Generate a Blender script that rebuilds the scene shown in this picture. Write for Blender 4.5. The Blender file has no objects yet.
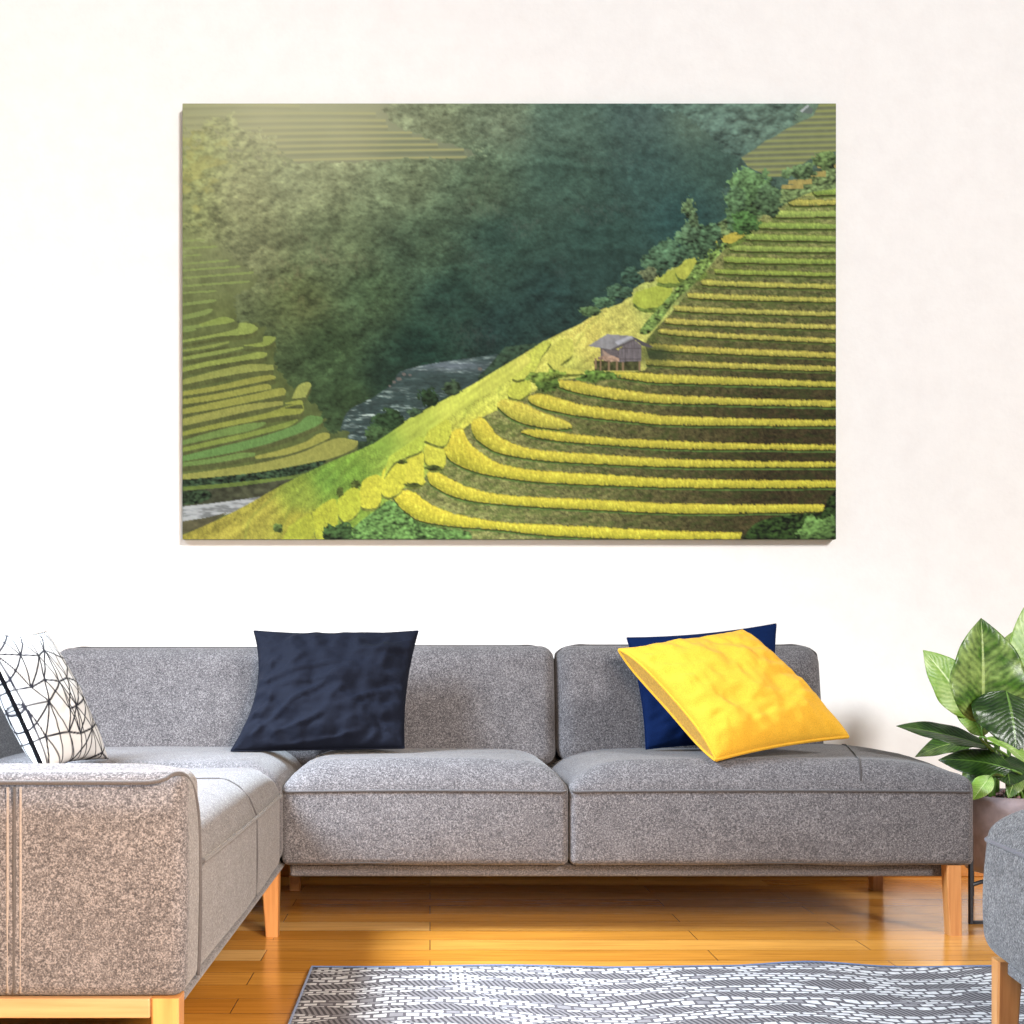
import bpy, bmesh, math, random
import numpy as np
from mathutils import Vector, noise as mnoise

# ------------------------------------------------------------------ camera constants
F = 1221.0          # focal length in pixels of the 1024 frame
VX, VY = 430.0, 670.0
H = 0.7305          # eye height
WALL = 4.33         # distance of the back wall
C = bpy.context.scene.collection

def P(px, py, d):
    return Vector(((px - VX) / F * d, d, H - (py - VY) / F * d))

def lin(r, g, b):
    def f(c):
        c /= 255.0
        return c / 12.92 if c <= 0.04045 else ((c + 0.055) / 1.055) ** 2.4
    return (f(r), f(g), f(b), 1.0)

# ------------------------------------------------------------------ material helpers
def new_mat(name):
    m = bpy.data.materials.new(name)
    m.use_nodes = True
    nt = m.node_tree
    b = nt.nodes['Principled BSDF']
    return m, nt, b

def nd(nt, kind, **kw):
    n = nt.nodes.new(kind)
    for k, v in kw.items():
        if k in n.inputs:
            n.inputs[k].default_value = v
        else:
            setattr(n, k, v)
    return n

def math_node(nt, op, a, b=None, c=None):
    n = nt.nodes.new('ShaderNodeMath'); n.operation = op
    for i, v in enumerate((a, b, c)):
        if v is None: continue
        if isinstance(v, (int, float)): n.inputs[i].default_value = v
        else: nt.links.new(v, n.inputs[i])
    return n.outputs[0]

def mix(nt, fac, a, b, mode='MIX'):
    n = nt.nodes.new('ShaderNodeMix'); n.data_type = 'RGBA'; n.blend_type = mode
    for idx, v in ((0, fac), (6, a), (7, b)):
        if isinstance(v, (int, float, tuple)): n.inputs[idx].default_value = v
        else: nt.links.new(v, n.inputs[idx])
    return n.outputs[2]

def ramp(nt, fac, stops):
    n = nt.nodes.new('ShaderNodeValToRGB')
    cr = n.color_ramp
    while len(cr.elements) < len(stops): cr.elements.new(0.5)
    for e, (p, c) in zip(cr.elements, stops):
        e.position = p; e.color = c
    nt.links.new(fac, n.inputs[0])
    return n.outputs[0]

def coords(nt, out='Object', scale=(1, 1, 1), rot=(0, 0, 0)):
    t = nt.nodes.new('ShaderNodeTexCoord')
    mp = nt.nodes.new('ShaderNodeMapping')
    mp.inputs['Scale'].default_value = scale
    mp.inputs['Rotation'].default_value = rot
    nt.links.new(t.outputs[out], mp.inputs[0])
    return mp.outputs[0]

def noise_tex(nt, vec, scale, detail=2.0, rough=0.5):
    n = nt.nodes.new('ShaderNodeTexNoise')
    n.inputs['Scale'].default_value = scale
    n.inputs['Detail'].default_value = detail
    n.inputs['Roughness'].default_value = rough
    nt.links.new(vec, n.inputs['Vector'])
    return n.outputs['Fac']

def bump(nt, b, height, strength=0.3, dist=0.005):
    n = nt.nodes.new('ShaderNodeBump')
    n.inputs['Strength'].default_value = strength
    n.inputs['Distance'].default_value = dist
    nt.links.new(height, n.inputs['Height'])
    nt.links.new(n.outputs[0], b.inputs['Normal'])

def mat_plain(name, col, rough=0.6, metal=0.0):
    m, nt, b = new_mat(name)
    v = coords(nt)
    n = noise_tex(nt, v, 35, 3)
    c2 = tuple(min(1, x * 1.18) for x in col[:3]) + (1,)
    c1 = tuple(x * 0.84 for x in col[:3]) + (1,)
    nt.links.new(ramp(nt, n, [(0.3, c1), (0.7, c2)]), b.inputs['Base Color'])
    b.inputs['Roughness'].default_value = rough
    b.inputs['Metallic'].default_value = metal
    return m

def mat_heather(name, dark, mid, light):
    m, nt, b = new_mat(name)
    v = coords(nt)
    n1 = math_node(nt, 'ADD', math_node(nt, 'MULTIPLY', noise_tex(nt, v, 340, 2, 0.7), .55), math_node(nt, 'MULTIPLY', noise_tex(nt, v, 170, 2, 0.6), .45))
    n2 = noise_tex(nt, v, 22, 3, 0.6)
    s = math_node(nt, 'ADD', math_node(nt, 'MULTIPLY', n1, 0.88), math_node(nt, 'MULTIPLY', n2, 0.12))
    col = ramp(nt, s, [(0.37, dark), (0.50, mid), (0.63, light)])
    nt.links.new(col, b.inputs['Base Color'])
    b.inputs['Roughness'].default_value = 0.95
    b.inputs['Specular IOR Level'].default_value = 0.2
    b.inputs['Sheen Weight'].default_value = 0.15
    b.inputs['Sheen Roughness'].default_value = 0.5
    bump(nt, b, n1, 0.35, 0.003)
    return m

def mat_cloth(name, col, weave=400, rough=0.85, sheen=0.2, folds=0.0, spec=.25):
    m, nt, b = new_mat(name)
    v = coords(nt)
    n1 = noise_tex(nt, v, weave, 2)
    n2 = noise_tex(nt, v, 14, 4)
    a = tuple(x * 0.8 for x in col[:3]) + (1,)
    c = tuple(min(1, x * 1.2) for x in col[:3]) + (1,)
    nt.links.new(ramp(nt, n1, [(0.3, a), (0.7, c)]), b.inputs['Base Color'])
    b.inputs['Roughness'].default_value = rough
    b.inputs['Sheen Weight'].default_value = sheen
    b.inputs['Specular IOR Level'].default_value = spec
    h = math_node(nt, 'ADD', math_node(nt, 'MULTIPLY', n1, 0.15), math_node(nt, 'MULTIPLY', n2, folds))
    bump(nt, b, h, 0.5, 0.01)
    return m

def mat_wood(name, c1, c2, axis='Z', rough=0.45):
    m, nt, b = new_mat(name)
    sc = {'X': (2, 40, 40), 'Y': (40, 2, 40), 'Z': (40, 40, 2)}[axis]
    v = coords(nt, scale=sc)
    n = noise_tex(nt, v, 1.6, 4, 0.6)
    nt.links.new(ramp(nt, n, [(0.3, c1), (0.7, c2)]), b.inputs['Base Color'])
    b.inputs['Roughness'].default_value = rough
    return m

# ------------------------------------------------------------------ object helpers
def set_props(o, label=None, cat=None, group=None, kind=None):
    if label: o['label'] = label
    if cat: o['category'] = cat
    if group: o['group'] = group
    if kind: o['kind'] = kind
    return o

def thing(name, loc, label, cat, group=None):
    o = bpy.data.objects.new(name, None)
    o.empty_display_size = 0.1
    C.objects.link(o); o.location = loc
    return set_props(o, label, cat, group)

def root_of(o):
    while o.parent: o = o.parent
    return o

def mesh_obj(name, vf, mat, parent=None, loc=None, smooth=True, label=None, auto=None):
    """vf = (verts in world space, faces)."""
    verts, faces = vf
    if parent is not None: off = Vector(root_of(parent).location)
    else: off = Vector(loc) if loc is not None else Vector((0, 0, 0))
    me = bpy.data.meshes.new(name)
    me.from_pydata([tuple(Vector(v) - off) for v in verts], [], faces)
    bm = bmesh.new(); bm.from_mesh(me)
    bmesh.ops.recalc_face_normals(bm, faces=bm.faces)
    bm.to_mesh(me); bm.free()
    if smooth:
        me.polygons.foreach_set('use_smooth', [True] * len(me.polygons))
        if auto:
            me.set_sharp_from_angle(angle=math.radians(auto))
    me.materials.append(mat)
    o = bpy.data.objects.new(name, me)
    C.objects.link(o)
    if parent is not None: o.parent = parent
    else: o.location = off
    if label: o['label'] = label
    return o

def axis_samples(h, r, k, m):
    s = []
    for i in range(k):
        a = math.pi / 4 * (1 - i / k) * 1.0
        s.append(-h + r - r * math.tan(a) if False else -h + r * (1 - math.tan(a)))
    flat = [-h + r + (2 * (h - r)) * i / m for i in range(m + 1)]
    return s + flat + [-x for x in reversed(s)]

def rbox(lo, hi, r, k=4, m=(8, 8, 8), fn=None):
    """Rounded box between two corners; fn(x,y,z,u,v,w) -> new point, with u,v,w in -1..1."""
    lo = Vector(lo); hi = Vector(hi)
    c = (lo + hi) / 2; h = (hi - lo) / 2
    r = min(r, h.x * .999, h.y * .999, h.z * .999)
    ax = [axis_samples(h[i], r, k, m[i]) for i in range(3)]
    idx = {}; verts = []; faces = []
    def vid(i, j, l):
        key = (i, j, l)
        if key not in idx:
            q = Vector((ax[0][i], ax[1][j], ax[2][l]))
            inner = Vector([max(-(h[t] - r), min(h[t] - r, q[t])) for t in range(3)])
            dl = q - inner
            p = inner + dl.normalized() * r if dl.length > 1e-9 else q
            u = Vector((p.x / h.x, p.y / h.y, p.z / h.z))
            w = p + c
            if fn: w = Vector(fn(w.x, w.y, w.z, u.x, u.y, u.z))
            idx[key] = len(verts); verts.append(w)
        return idx[key]
    n = [len(a) - 1 for a in ax]
    for i in range(n[0]):
        for j in range(n[1]):
            for l in (0, n[2]):
                faces.append((vid(i, j, l), vid(i + 1, j, l), vid(i + 1, j + 1, l), vid(i, j + 1, l)))
    for i in range(n[0]):
        for l in range(n[2]):
            for j in (0, n[1]):
                faces.append((vid(i, j, l), vid(i + 1, j, l), vid(i + 1, j, l + 1), vid(i, j, l + 1)))
    for j in range(n[1]):
        for l in range(n[2]):
            for i in (0, n[0]):
                faces.append((vid(i, j, l), vid(i, j + 1, l), vid(i, j + 1, l + 1), vid(i, j, l + 1)))
    return verts, faces

def smooth_path(pts, n=8, closed=False):
    pts = [Vector(p) for p in pts]
    out = []
    N = len(pts)
    rng = range(N) if closed else range(N - 1)
    for i in rng:
        p0 = pts[(i - 1) % N] if closed or i > 0 else pts[i]
        p1 = pts[i]; p2 = pts[(i + 1) % N]
        p3 = pts[(i + 2) % N] if closed or i + 2 < N else p2
        for s in range(n):
            t = s / n
            out.append(0.5 * ((2 * p1) + (-p0 + p2) * t + (2 * p0 - 5 * p1 + 4 * p2 - p3) * t * t + (-p0 + 3 * p1 - 3 * p2 + p3) * t ** 3))
    if not closed: out.append(pts[-1])
    return out

def tube(path, r, sides=8, closed=False, taper=None):
    path = [Vector(p) for p in path]
    N = len(path); verts = []; faces = []
    prev = None
    for i, p in enumerate(path):
        a = path[(i - 1) % N] if closed or i > 0 else p
        b = path[(i + 1) % N] if closed or i < N - 1 else p
        t = (b - a)
        t = t.normalized() if t.length > 1e-9 else Vector((0, 0, 1))
        if prev is None:
            s = t.orthogonal().normalized()
        else:
            s = prev - t * prev.dot(t)
            s = s.normalized() if s.length > 1e-6 else t.orthogonal().normalized()
        prev = s
        q = t.cross(s)
        rr = r * (taper(i / (N - 1)) if taper else 1)
        for k in range(sides):
            an = 2 * math.pi * k / sides
            verts.append(p + (s * math.cos(an) + q * math.sin(an)) * rr)
    rng = N if closed else N - 1
    for i in range(rng):
        for k in range(sides):
            a = i * sides + k; b = i * sides + (k + 1) % sides
            c = ((i + 1) % N) * sides + (k + 1) % sides; d = ((i + 1) % N) * sides + k
            faces.append((a, b, c, d))
    if not closed:
        faces.append(tuple(range(sides))); faces.append(tuple((N - 1) * sides + k for k in range(sides)))
    return verts, faces

def lathe(profile, cx, cy, n=64):
    verts = []; faces = []
    for r, z in profile:
        for k in range(n):
            a = 2 * math.pi * k / n
            verts.append((cx + r * math.cos(a), cy + r * math.sin(a), z))
    for i in range(len(profile) - 1):
        for k in range(n):
            faces.append((i * n + k, i * n + (k + 1) % n, (i + 1) * n + (k + 1) % n, (i + 1) * n + k))
    faces.append(tuple(range(n))); faces.append(tuple((len(profile) - 1) * n + k for k in range(n)))
    return verts, faces

def box(lo, hi):
    x0, y0, z0 = lo; x1, y1, z1 = hi
    v = [(x0, y0, z0), (x1, y0, z0), (x1, y1, z0), (x0, y1, z0), (x0, y0, z1), (x1, y0, z1), (x1, y1, z1), (x0, y1, z1)]
    f = [(0, 1, 2, 3), (4, 5, 6, 7), (0, 1, 5, 4), (1, 2, 6, 5), (2, 3, 7, 6), (3, 0, 4, 7)]
    return v, f

def prism(bot, top, z0, z1, bev=0.003):
    """Tapered square post; bot/top = (x0,y0,x1,y1), chamfered corners."""
    def ring(q, z):
        x0, y0, x1, y1 = q; b = bev
        return [(x0 + b, y0, z), (x1 - b, y0, z), (x1, y0 + b, z), (x1, y1 - b, z), (x1 - b, y1, z), (x0 + b, y1, z), (x0, y1 - b, z), (x0, y0 + b, z)]
    v = ring(bot, z0) + ring(top, z1)
    f = [tuple(range(8)), tuple(range(8, 16))] + [(k, (k + 1) % 8, 8 + (k + 1) % 8, 8 + k) for k in range(8)]
    return v, f

# ------------------------------------------------------------------ the printed landscape (numpy painter, photo pixel coordinates)
CX0, CX1, CY0, CY1 = 182.5, 836.0, 103.5, 539.3
PS = 1.5
PW = int(round((CX1 - CX0) * PS)); PH = int(round((CY1 - CY0) * PS))

def paint_landscape():
    rs = np.random.RandomState(5)
    xs = CX0 + (np.arange(PW) + 0.5) / PW * (CX1 - CX0)
    ys = CY0 + (np.arange(PH) + 0.5) / PH * (CY1 - CY0)
    X, Y = np.meshgrid(xs, ys)

    def vnoise(sx, sy, seed, XX=None, YY=None):
        XX = X if XX is None else XX; YY = Y if YY is None else YY
        u = XX / sx + 1000; v = YY / sy + 1000
        i = np.floor(u).astype(int); j = np.floor(v).astype(int)
        fu = u - i; fv = v - j
        fu = fu * fu * (3 - 2 * fu); fv = fv * fv * (3 - 2 * fv)
        lat = np.random.RandomState(seed).rand(512, 512)
        g = lambda a, b: lat[a % 512, b % 512]
        return (g(j, i) * (1 - fu) + g(j, i + 1) * fu) * (1 - fv) + (g(j + 1, i) * (1 - fu) + g(j + 1, i + 1) * fu) * fv

    def fbm(sx, sy, seed, o=4, XX=None, YY=None, gain=0.6):
        t = 0; a = 1; w = 0
        for k in range(o):
            t = t + a * vnoise(sx / 2 ** k, sy / 2 ** k, seed + k, XX, YY); w += a; a *= gain
        return t / w

    def relief(size, seed, gain=0.62, dx=1.2, dy=2.0):
        """Bumpy canopy lit from above: difference of a fractal height field along the light."""
        wx = X + (fbm(size * 1.7, size * 1.7, seed + 50, 3) - .5) * size * 1.6
        wy = Y + (fbm(size * 1.7, size * 1.7, seed + 60, 3) - .5) * size * 1.2
        a = fbm(size, size * .75, seed, 5, wx, wy, gain); b = fbm(size, size * .75, seed, 5, wx - dx, wy - dy, gain)
        d = (a - b)
        return np.clip(d / (d.std() * 2.2), -1.2, 1.4)

    def dabs(r0, r1, dens, seed):
        """Leafy mottling: thousands of small crowns, light above and dark beneath."""
        L = np.zeros(X.shape, np.float32)
        rr = np.random.RandomState(seed)
        n = int(dens * (CX1 - CX0) * (CY1 - CY0) / (r0 + r1) ** 2 * 4)
        cx = rr.uniform(0, PW, n); cy = np.sort(rr.uniform(0, PH, n)); R = rr.uniform(r0, r1, n) * PS
        A = rr.uniform(.35, 1.0, n)
        for k in range(n):
            r = R[k]; w = int(r * 2.2) + 1
            x0, x1 = max(0, int(cx[k]) - w), min(PW, int(cx[k]) + w + 1)
            y0, y1 = max(0, int(cy[k]) - w), min(PH, int(cy[k]) + w + 1)
            dx = (np.arange(x0, x1) - cx[k])[None, :] / r; dy = (np.arange(y0, y1) - cy[k])[:, None] / (r * .8)
            d2 = dx * dx + dy * dy
            g = np.exp(-d2 * 1.3)
            tgt = A[k] * (-dy * 1.15 - dx * .45 + .12)
            L[y0:y1, x0:x1] = L[y0:y1, x0:x1] * (1 - g) + g * tgt
        L = L - L.mean()
        return L / (L.std() * 1.6)

    jx = 0; jy = 0
    def inside(poly, rough=0):
        XX = X + rough * jx; YY = Y + rough * jy
        m = np.zeros(X.shape, bool)
        n = len(poly)
        for k in range(n):
            x0, y0 = poly[k]; x1, y1 = poly[(k + 1) % n]
            if y0 == y1: continue
            c = ((y0 > YY) != (y1 > YY)) & (XX < (x1 - x0) * (YY - y0) / (y1 - y0) + x0)
            m ^= c
        return m

    def sm(pts, n=6):
        if len(pts) < 3: return list(pts)
        return [(p.x, p.y) for p in smooth_path([(a, b, 0) for a, b in pts], n)]

    img = np.zeros((PH, PW, 3))
    jx = (fbm(10, 8, 611, 4, gain=.75) - .5) * 2; jy = (fbm(10, 8, 621, 4, gain=.75) - .5) * 2
    n_fine = rs.rand(PH, PW)
    n3 = fbm(3.4, 2.6, 11, 3, gain=.8); n6 = fbm(7, 5, 21, 3); n20 = fbm(24, 16, 31, 4); n60 = fbm(60, 40, 41, 4)
    blades = .5 * vnoise(1.0, 3.4, 51) + .3 * vnoise(2.2, 2.4, 52) + .2 * n_fine

    def put(mask, col):
        img[mask] = (col[mask] if isinstance(col, np.ndarray) and col.ndim == 3 else np.array(col, float))

    def tint(col, var, k=0.25):
        return np.array(col, float)[None, None, :] * (1 + k * (var - 0.5) * 2)[..., None]

    # --- far slopes: broad colour from anchors
    A = [(190,110,150,150,105),(270,110,175,170,130),(350,120,165,163,130),(430,120,125,132,108),(500,110,112,122,105),(560,120,88,108,100),
         (640,110,75,95,95),(700,115,96,116,104),(760,120,104,122,106),(190,160,140,145,90),(190,215,120,125,85),(240,190,140,140,105),(300,180,130,135,105),
         (400,180,105,115,92),(480,190,82,98,82),(560,180,66,88,82),(650,170,60,84,84),(720,160,60,84,80),(250,250,110,112,85),(330,250,92,102,78),
         (420,250,68,85,70),(500,240,50,72,68),(600,240,48,70,68),(680,220,45,72,75),(300,300,85,92,62),(370,300,64,80,60),(450,300,40,62,58),
         (550,300,38,58,60),(620,280,42,62,62),(330,350,58,74,52),(420,350,30,52,48),(500,330,32,50,52),(350,400,50,65,45),(390,380,34,52,46),(260,440,80,92,50)]
    num = np.zeros((PH, PW, 3)); den = np.zeros((PH, PW))
    for ax_, ay_, r, g, b in A:
        w = 1 / (((X - ax_) ** 2 + (Y - ay_) ** 2) + 300) ** 1.6
        num += w[..., None] * np.array([r, g, b]); den += w
    base = num / den[..., None]
    base = base * np.array([1.06, 1.07, 1.0]) + np.array([3, 5, 1])
    l1 = dabs(3.0, 6.5, 1.2, 3); l2 = dabs(1.1, 2.6, 1.3, 4)
    soft = np.clip((X - 440) / 120, 0, 1) * np.clip((330 - Y) / 60, 0, 1)
    amp = 0.165 * (1 - 0.6 * soft)
    shade = 0.97 + amp * (0.50 * l1 + 0.60 * l2) * (0.35 + n20 * 1.3) + 0.50 * (n20 - 0.5) * (1 - 0.45 * soft) + 0.34 * (n6 - 0.5) + 0.32 * (n3 - .5) + 0.16 * (n_fine - 0.5) + 0.15 * (n60 - 0.5)
    img[:] = base * shade[..., None]
    # dry reddish scrub on the slopes
    scrub = np.clip((fbm(40, 26, 71, 3) - 0.50) * 6, 0, 1) * np.clip((blades - 0.42) * 4, 0, 1)
    zone = np.exp(-(((X - 310) / 60) ** 2 + ((Y - 275) / 40) ** 2)) + 0.8 * np.exp(-(((X - 560) / 110) ** 2 + ((Y - 230) / 90) ** 2)) + 0.6 * np.exp(-(((X - 480) / 60) ** 2 + ((Y - 335) / 14) ** 2))
    k = (0.45 * scrub * np.clip(zone, 0, 1))[..., None]
    img[:] = img * (1 - k) + (base * 1.0 + np.array([38, 16, 18])) * k
    # broad ledges across the middle slope
    for (y0, x0, x1, s) in ((156, 530, 620, .10), (170, 510, 620, .12), (207, 600, 650, .10), (231, 560, 700, .10), (252, 560, 640, .12), (300, 520, 600, .10), (190, 400, 500, .10), (176, 330, 440, .12)):
        w = np.exp(-((Y - y0 - 3 * np.sin(X / 23.0)) / 3.2) ** 2) * np.clip((X - x0) / 20, 0, 1) * np.clip((x1 - X) / 20, 0, 1)
        img[:] *= (1 - s * .8 * w)[..., None]
        w2 = np.exp(-((Y - y0 + 6 - 3 * np.sin(X / 23.0)) / 2.6) ** 2) * np.clip((X - x0) / 20, 0, 1) * np.clip((x1 - X) / 20, 0, 1)
        img[:] *= (1 + s * .7 * w2)[..., None]
    # shoulder of the dark spur against the hazier wood behind it
    spur = sm([(600, 100), (668, 112), (690, 122), (712, 140), (735, 158), (744, 170), (735, 182), (722, 190), (760, 200), (790, 150), (800, 100)])
    m = inside(spur, 9); hz = np.clip(0.9 - 0.0 * X, 0, 1)
    put(m, (base * 0.35 + np.array([92, 118, 102]) * 0.65) * (1 + 0.22 * l1 + 0.16 * l2 + 0.5 * (n20 - 0.5))[..., None])
    # --- upper left terrace field
    fld = sm([(182, 100), (376, 100), (384, 110), (392, 122), (412, 133), (430, 139), (466, 149), (470, 158), (400, 160), (300, 163), (238, 164), (225, 150), (182, 150)], 3)
    m = inside(fld, 5)
    fc = base * 0.6 + np.array([150, 146, 118]) * 0.4
    put(m, fc * (1 + 0.10 * (n20 - 0.5))[..., None])
    rows = [(106, 106, 300), (115, 113.5, 376), (122.5, 120.5, 386), (130, 126.5, 388), (136, 132.5, 412), (142.5, 138.5, 430), (149, 144.5, 438), (155.5, 149.5, 464), (163.5, 157, 467)]
    for (ya, yb, xr) in rows:
        yy = ya + (yb - ya) * np.clip((X - 190) / (xr - 190), 0, 1) - 1.0 * np.sin(np.clip((X - 190) / (xr - 190), 0, 1) * 3.14)
        w = np.exp(-((Y - yy) / 1.15) ** 2) * (X < xr) * m * 0.85
        w *= np.clip(0.35 + (X - 210) / 120, 0.25, 1) * .85
        img[:] = img * (1 - w[..., None]) + np.array([196, 190, 118]) * w[..., None]
        w = np.exp(-((Y - yy - 3) / 1.3) ** 2) * (X < xr) * m * 0.10
        img[:] *= (1 - w)[..., None]
    # trees at the left edge in front of that field
    tm = inside(sm([(182, 132), (205, 122), (222, 114), (236, 122), (254, 130), (262, 140), (277, 146), (286, 160), (300, 168), (262, 172), (240, 178), (230, 196), (215, 215), (182, 225)], 4), 16)
    tcol = (base * 0.9 + np.array([128, 130, 78]) * 0.10) * (1 + 0.16 * l1 + 0.14 * l2 + 0.35 * (n6 - 0.5))[..., None]
    put(tm & (n3 * .5 + n6 * .5 > 0.40), tcol)
    yel = tm * np.clip((fbm(14, 9, 91, 3) - 0.52) * 6, 0, 1) * (Y > 120) * (X < 232)
    img[:] = img * (1 - 0.5 * yel[..., None]) + np.array([176, 168, 84]) * 0.5 * yel[..., None]
    bm_ = np.exp(-(((X - 480) / 11) ** 2 + ((Y - 153) / 8) ** 2)) * np.clip((n3 - 0.5) * 5, 0, 1)
    img[:] += (bm_ * 50)[..., None] * np.array([1, 1, .7])

    # --- far right terraces
    fr = [(820, 102), (813, 116), (794, 125), (784, 130), (776, 136), (765, 141), (755, 149), (741, 157.5), (748, 167), (770, 177), (790, 176), (800, 166), (812, 158), (840, 150), (840, 102)]
    m = inside(fr)
    put(m, np.array([136, 140, 102]) * (1 + 0.16 * (n6 - 0.5))[..., None] * np.ones((1, 1, 3)))
    for q in range(14):
        yy = 105 + q * 5.7 - (X - 835) * 0.028
        w = np.exp(-((Y - yy) / 1.1) ** 2) * m * 0.8
        img[:] = img * (1 - w[..., None]) + np.array([172, 176, 92]) * w[..., None]
        w = np.exp(-((Y - yy - 2.6) / 1.0) ** 2) * m * 0.13
        img[:] *= (1 - w)[..., None]
    put(inside([(800, 111), (808, 104.5), (809, 106), (802, 112.5)]), (205, 208, 205))
    put(inside([(802, 112.5), (809, 106), (813, 109), (812, 114)]), (108, 118, 108))

    # --- valley river
    riv = sm([(338, 440), (344, 418), (352, 408), (372, 398), (392, 384), (400, 372), (430, 364), (470, 358), (505, 353), (540, 350), (540, 372), (480, 384), (440, 400), (400, 425), (372, 442)], 4)
    m = inside(riv)
    wv = fbm(16, 2.4, 131, 4); wv2 = fbm(6, 1.6, 141, 3)
    foam = np.clip((wv - 0.54) * 7, 0, 1) * (0.35 + 0.65 * np.clip((wv2 - 0.42) * 5, 0, 1))
    foam *= np.clip(0.55 + 0.9 * np.exp(-((X - 450) / 45) ** 2 - ((Y - 366) / 6) ** 2) + 0.8 * np.exp(-((X - 365) / 40) ** 2 - ((Y - 415) / 20) ** 2) - 0.7 * np.exp(-((X - 440) / 60) ** 2 - ((Y - 383) / 7) ** 2), 0, 1.2)
    wc = np.array([60, 76, 72]) * (1 + 0.45 * (wv2 - 0.5) + .3 * (n6 - .5))[..., None] + foam[..., None] * np.array([116, 118, 110])
    put(m, wc)
    sh = np.exp(-((X - 450) / 42) ** 2 - ((Y - 366) / 5.5) ** 2) * m * (0.45 + 0.5 * (wv2 - 0.3))
    img[:] = img * (1 - sh[..., None]) + np.array([142, 150, 160]) * sh[..., None]
    bank = inside(sm([(505, 347), (545, 344), (545, 362), (490, 384), (478, 378), (487, 368)], 4))
    put(bank, np.array([58, 78, 58]) * (1 + 0.5 * (n6 - 0.5) + 0.2 * l2)[..., None])
    for (x0, y0, r0) in ((404, 374, 2.2), (399, 379, 2.4), (390, 386, 1.5), (410, 375, 1.6), (480, 369, 2), (394, 382, 1.6)):
        put(np.hypot((X - x0), (Y - y0) * 1.3) < r0 * (0.7 + 0.6 * n3), (112, 106, 98))
    def bush(x0, y0, rx, ry, col, seed, amt=0.4):
        d = np.hypot((X - x0) / rx, (Y - y0) / ry) + 1.25 * (fbm(rx * .55, ry * .55, seed, 4, gain=.7) - 0.5)
        mm = d < 0.95
        light = 1 + amt * (-(Y - y0) / ry * 0.6 - (X - x0) / rx * 0.25) + 0.30 * l2 + 0.12 * l1 + 0.5 * (n3 - 0.5)
        put(mm, np.array(col, float) * np.clip(light, 0.25, 2.2)[..., None])
    # --- left terraces in the valley
    lt = sm([(182, 222), (196, 236), (218, 246), (243, 262), (256, 276), (250, 290), (236, 300), (240, 318), (262, 330), (272, 346), (278, 370), (290, 384), (310, 384), (312, 400), (324, 418), (330, 432), (356, 440), (352, 452), (330, 462), (300, 476), (280, 486), (182, 506)], 4)
    m = inside(lt, 10)
    lw = np.clip((Y - 250) / 90, 0.15, .7)[..., None]
    put(m, (base * (1 - lw) + np.array([100, 108, 60]) * lw) * (1 + 0.30 * (n6 - 0.5) + 0.2 * (blades - 0.5))[..., None])
    def strip(pts_top, pts_bot, col, k=0.2, lip=True):
        poly = sm(pts_top) + list(reversed(sm(pts_bot)))
        mm = inside(poly)
        cc = np.array(col, float); g = cc.mean(); cc = (cc * .86 + g * .14) * np.array([.95, 1.05, 1.06])
        put(mm, tint(cc, 0.45 * blades + 0.2 * n3 + 0.15 * n6 + .2 * n_fine, k + .08))
        return mm
    LT = [(240.5, 239.5, 206, 1.5), (248, 246, 218, 1.8), (255.5, 254.5, 202, 1.5), (263.5, 260, 230, 1.8), (270, 266, 241, 1.8), (277.5, 272, 254, 2), (285.5, 281, 250, 2), (292.5, 290.5, 217, 1.8),
          (303.5, 299.5, 217, 3), (316, 309, 213, 5), (327.5, 319.5, 233, 3.5), (331, 329, 197, 2.2)]
    Y_ = np.array([165, 158, 62])
    for q, (ya, yb, xr, th) in enumerate(LT):
        c = base[int((ya - CY0) * PS), 30] * 0.35 + np.array([158, 158, 66]) * 0.65
        strip([(178, ya), ((180 + xr) / 2, (ya + yb) / 2 - 0.4), (xr - 4, yb - .3), (xr, yb + .4)], [(178, ya + th), ((180 + xr) / 2, (ya + yb) / 2 + th - 0.4), (xr - 5, yb + th), (xr, yb + .6)], c, .10)
    strip([(200, 324), (222, 317), (233, 319)], [(200, 326), (224, 324), (235, 321)], (150, 152, 66), .1)
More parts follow.
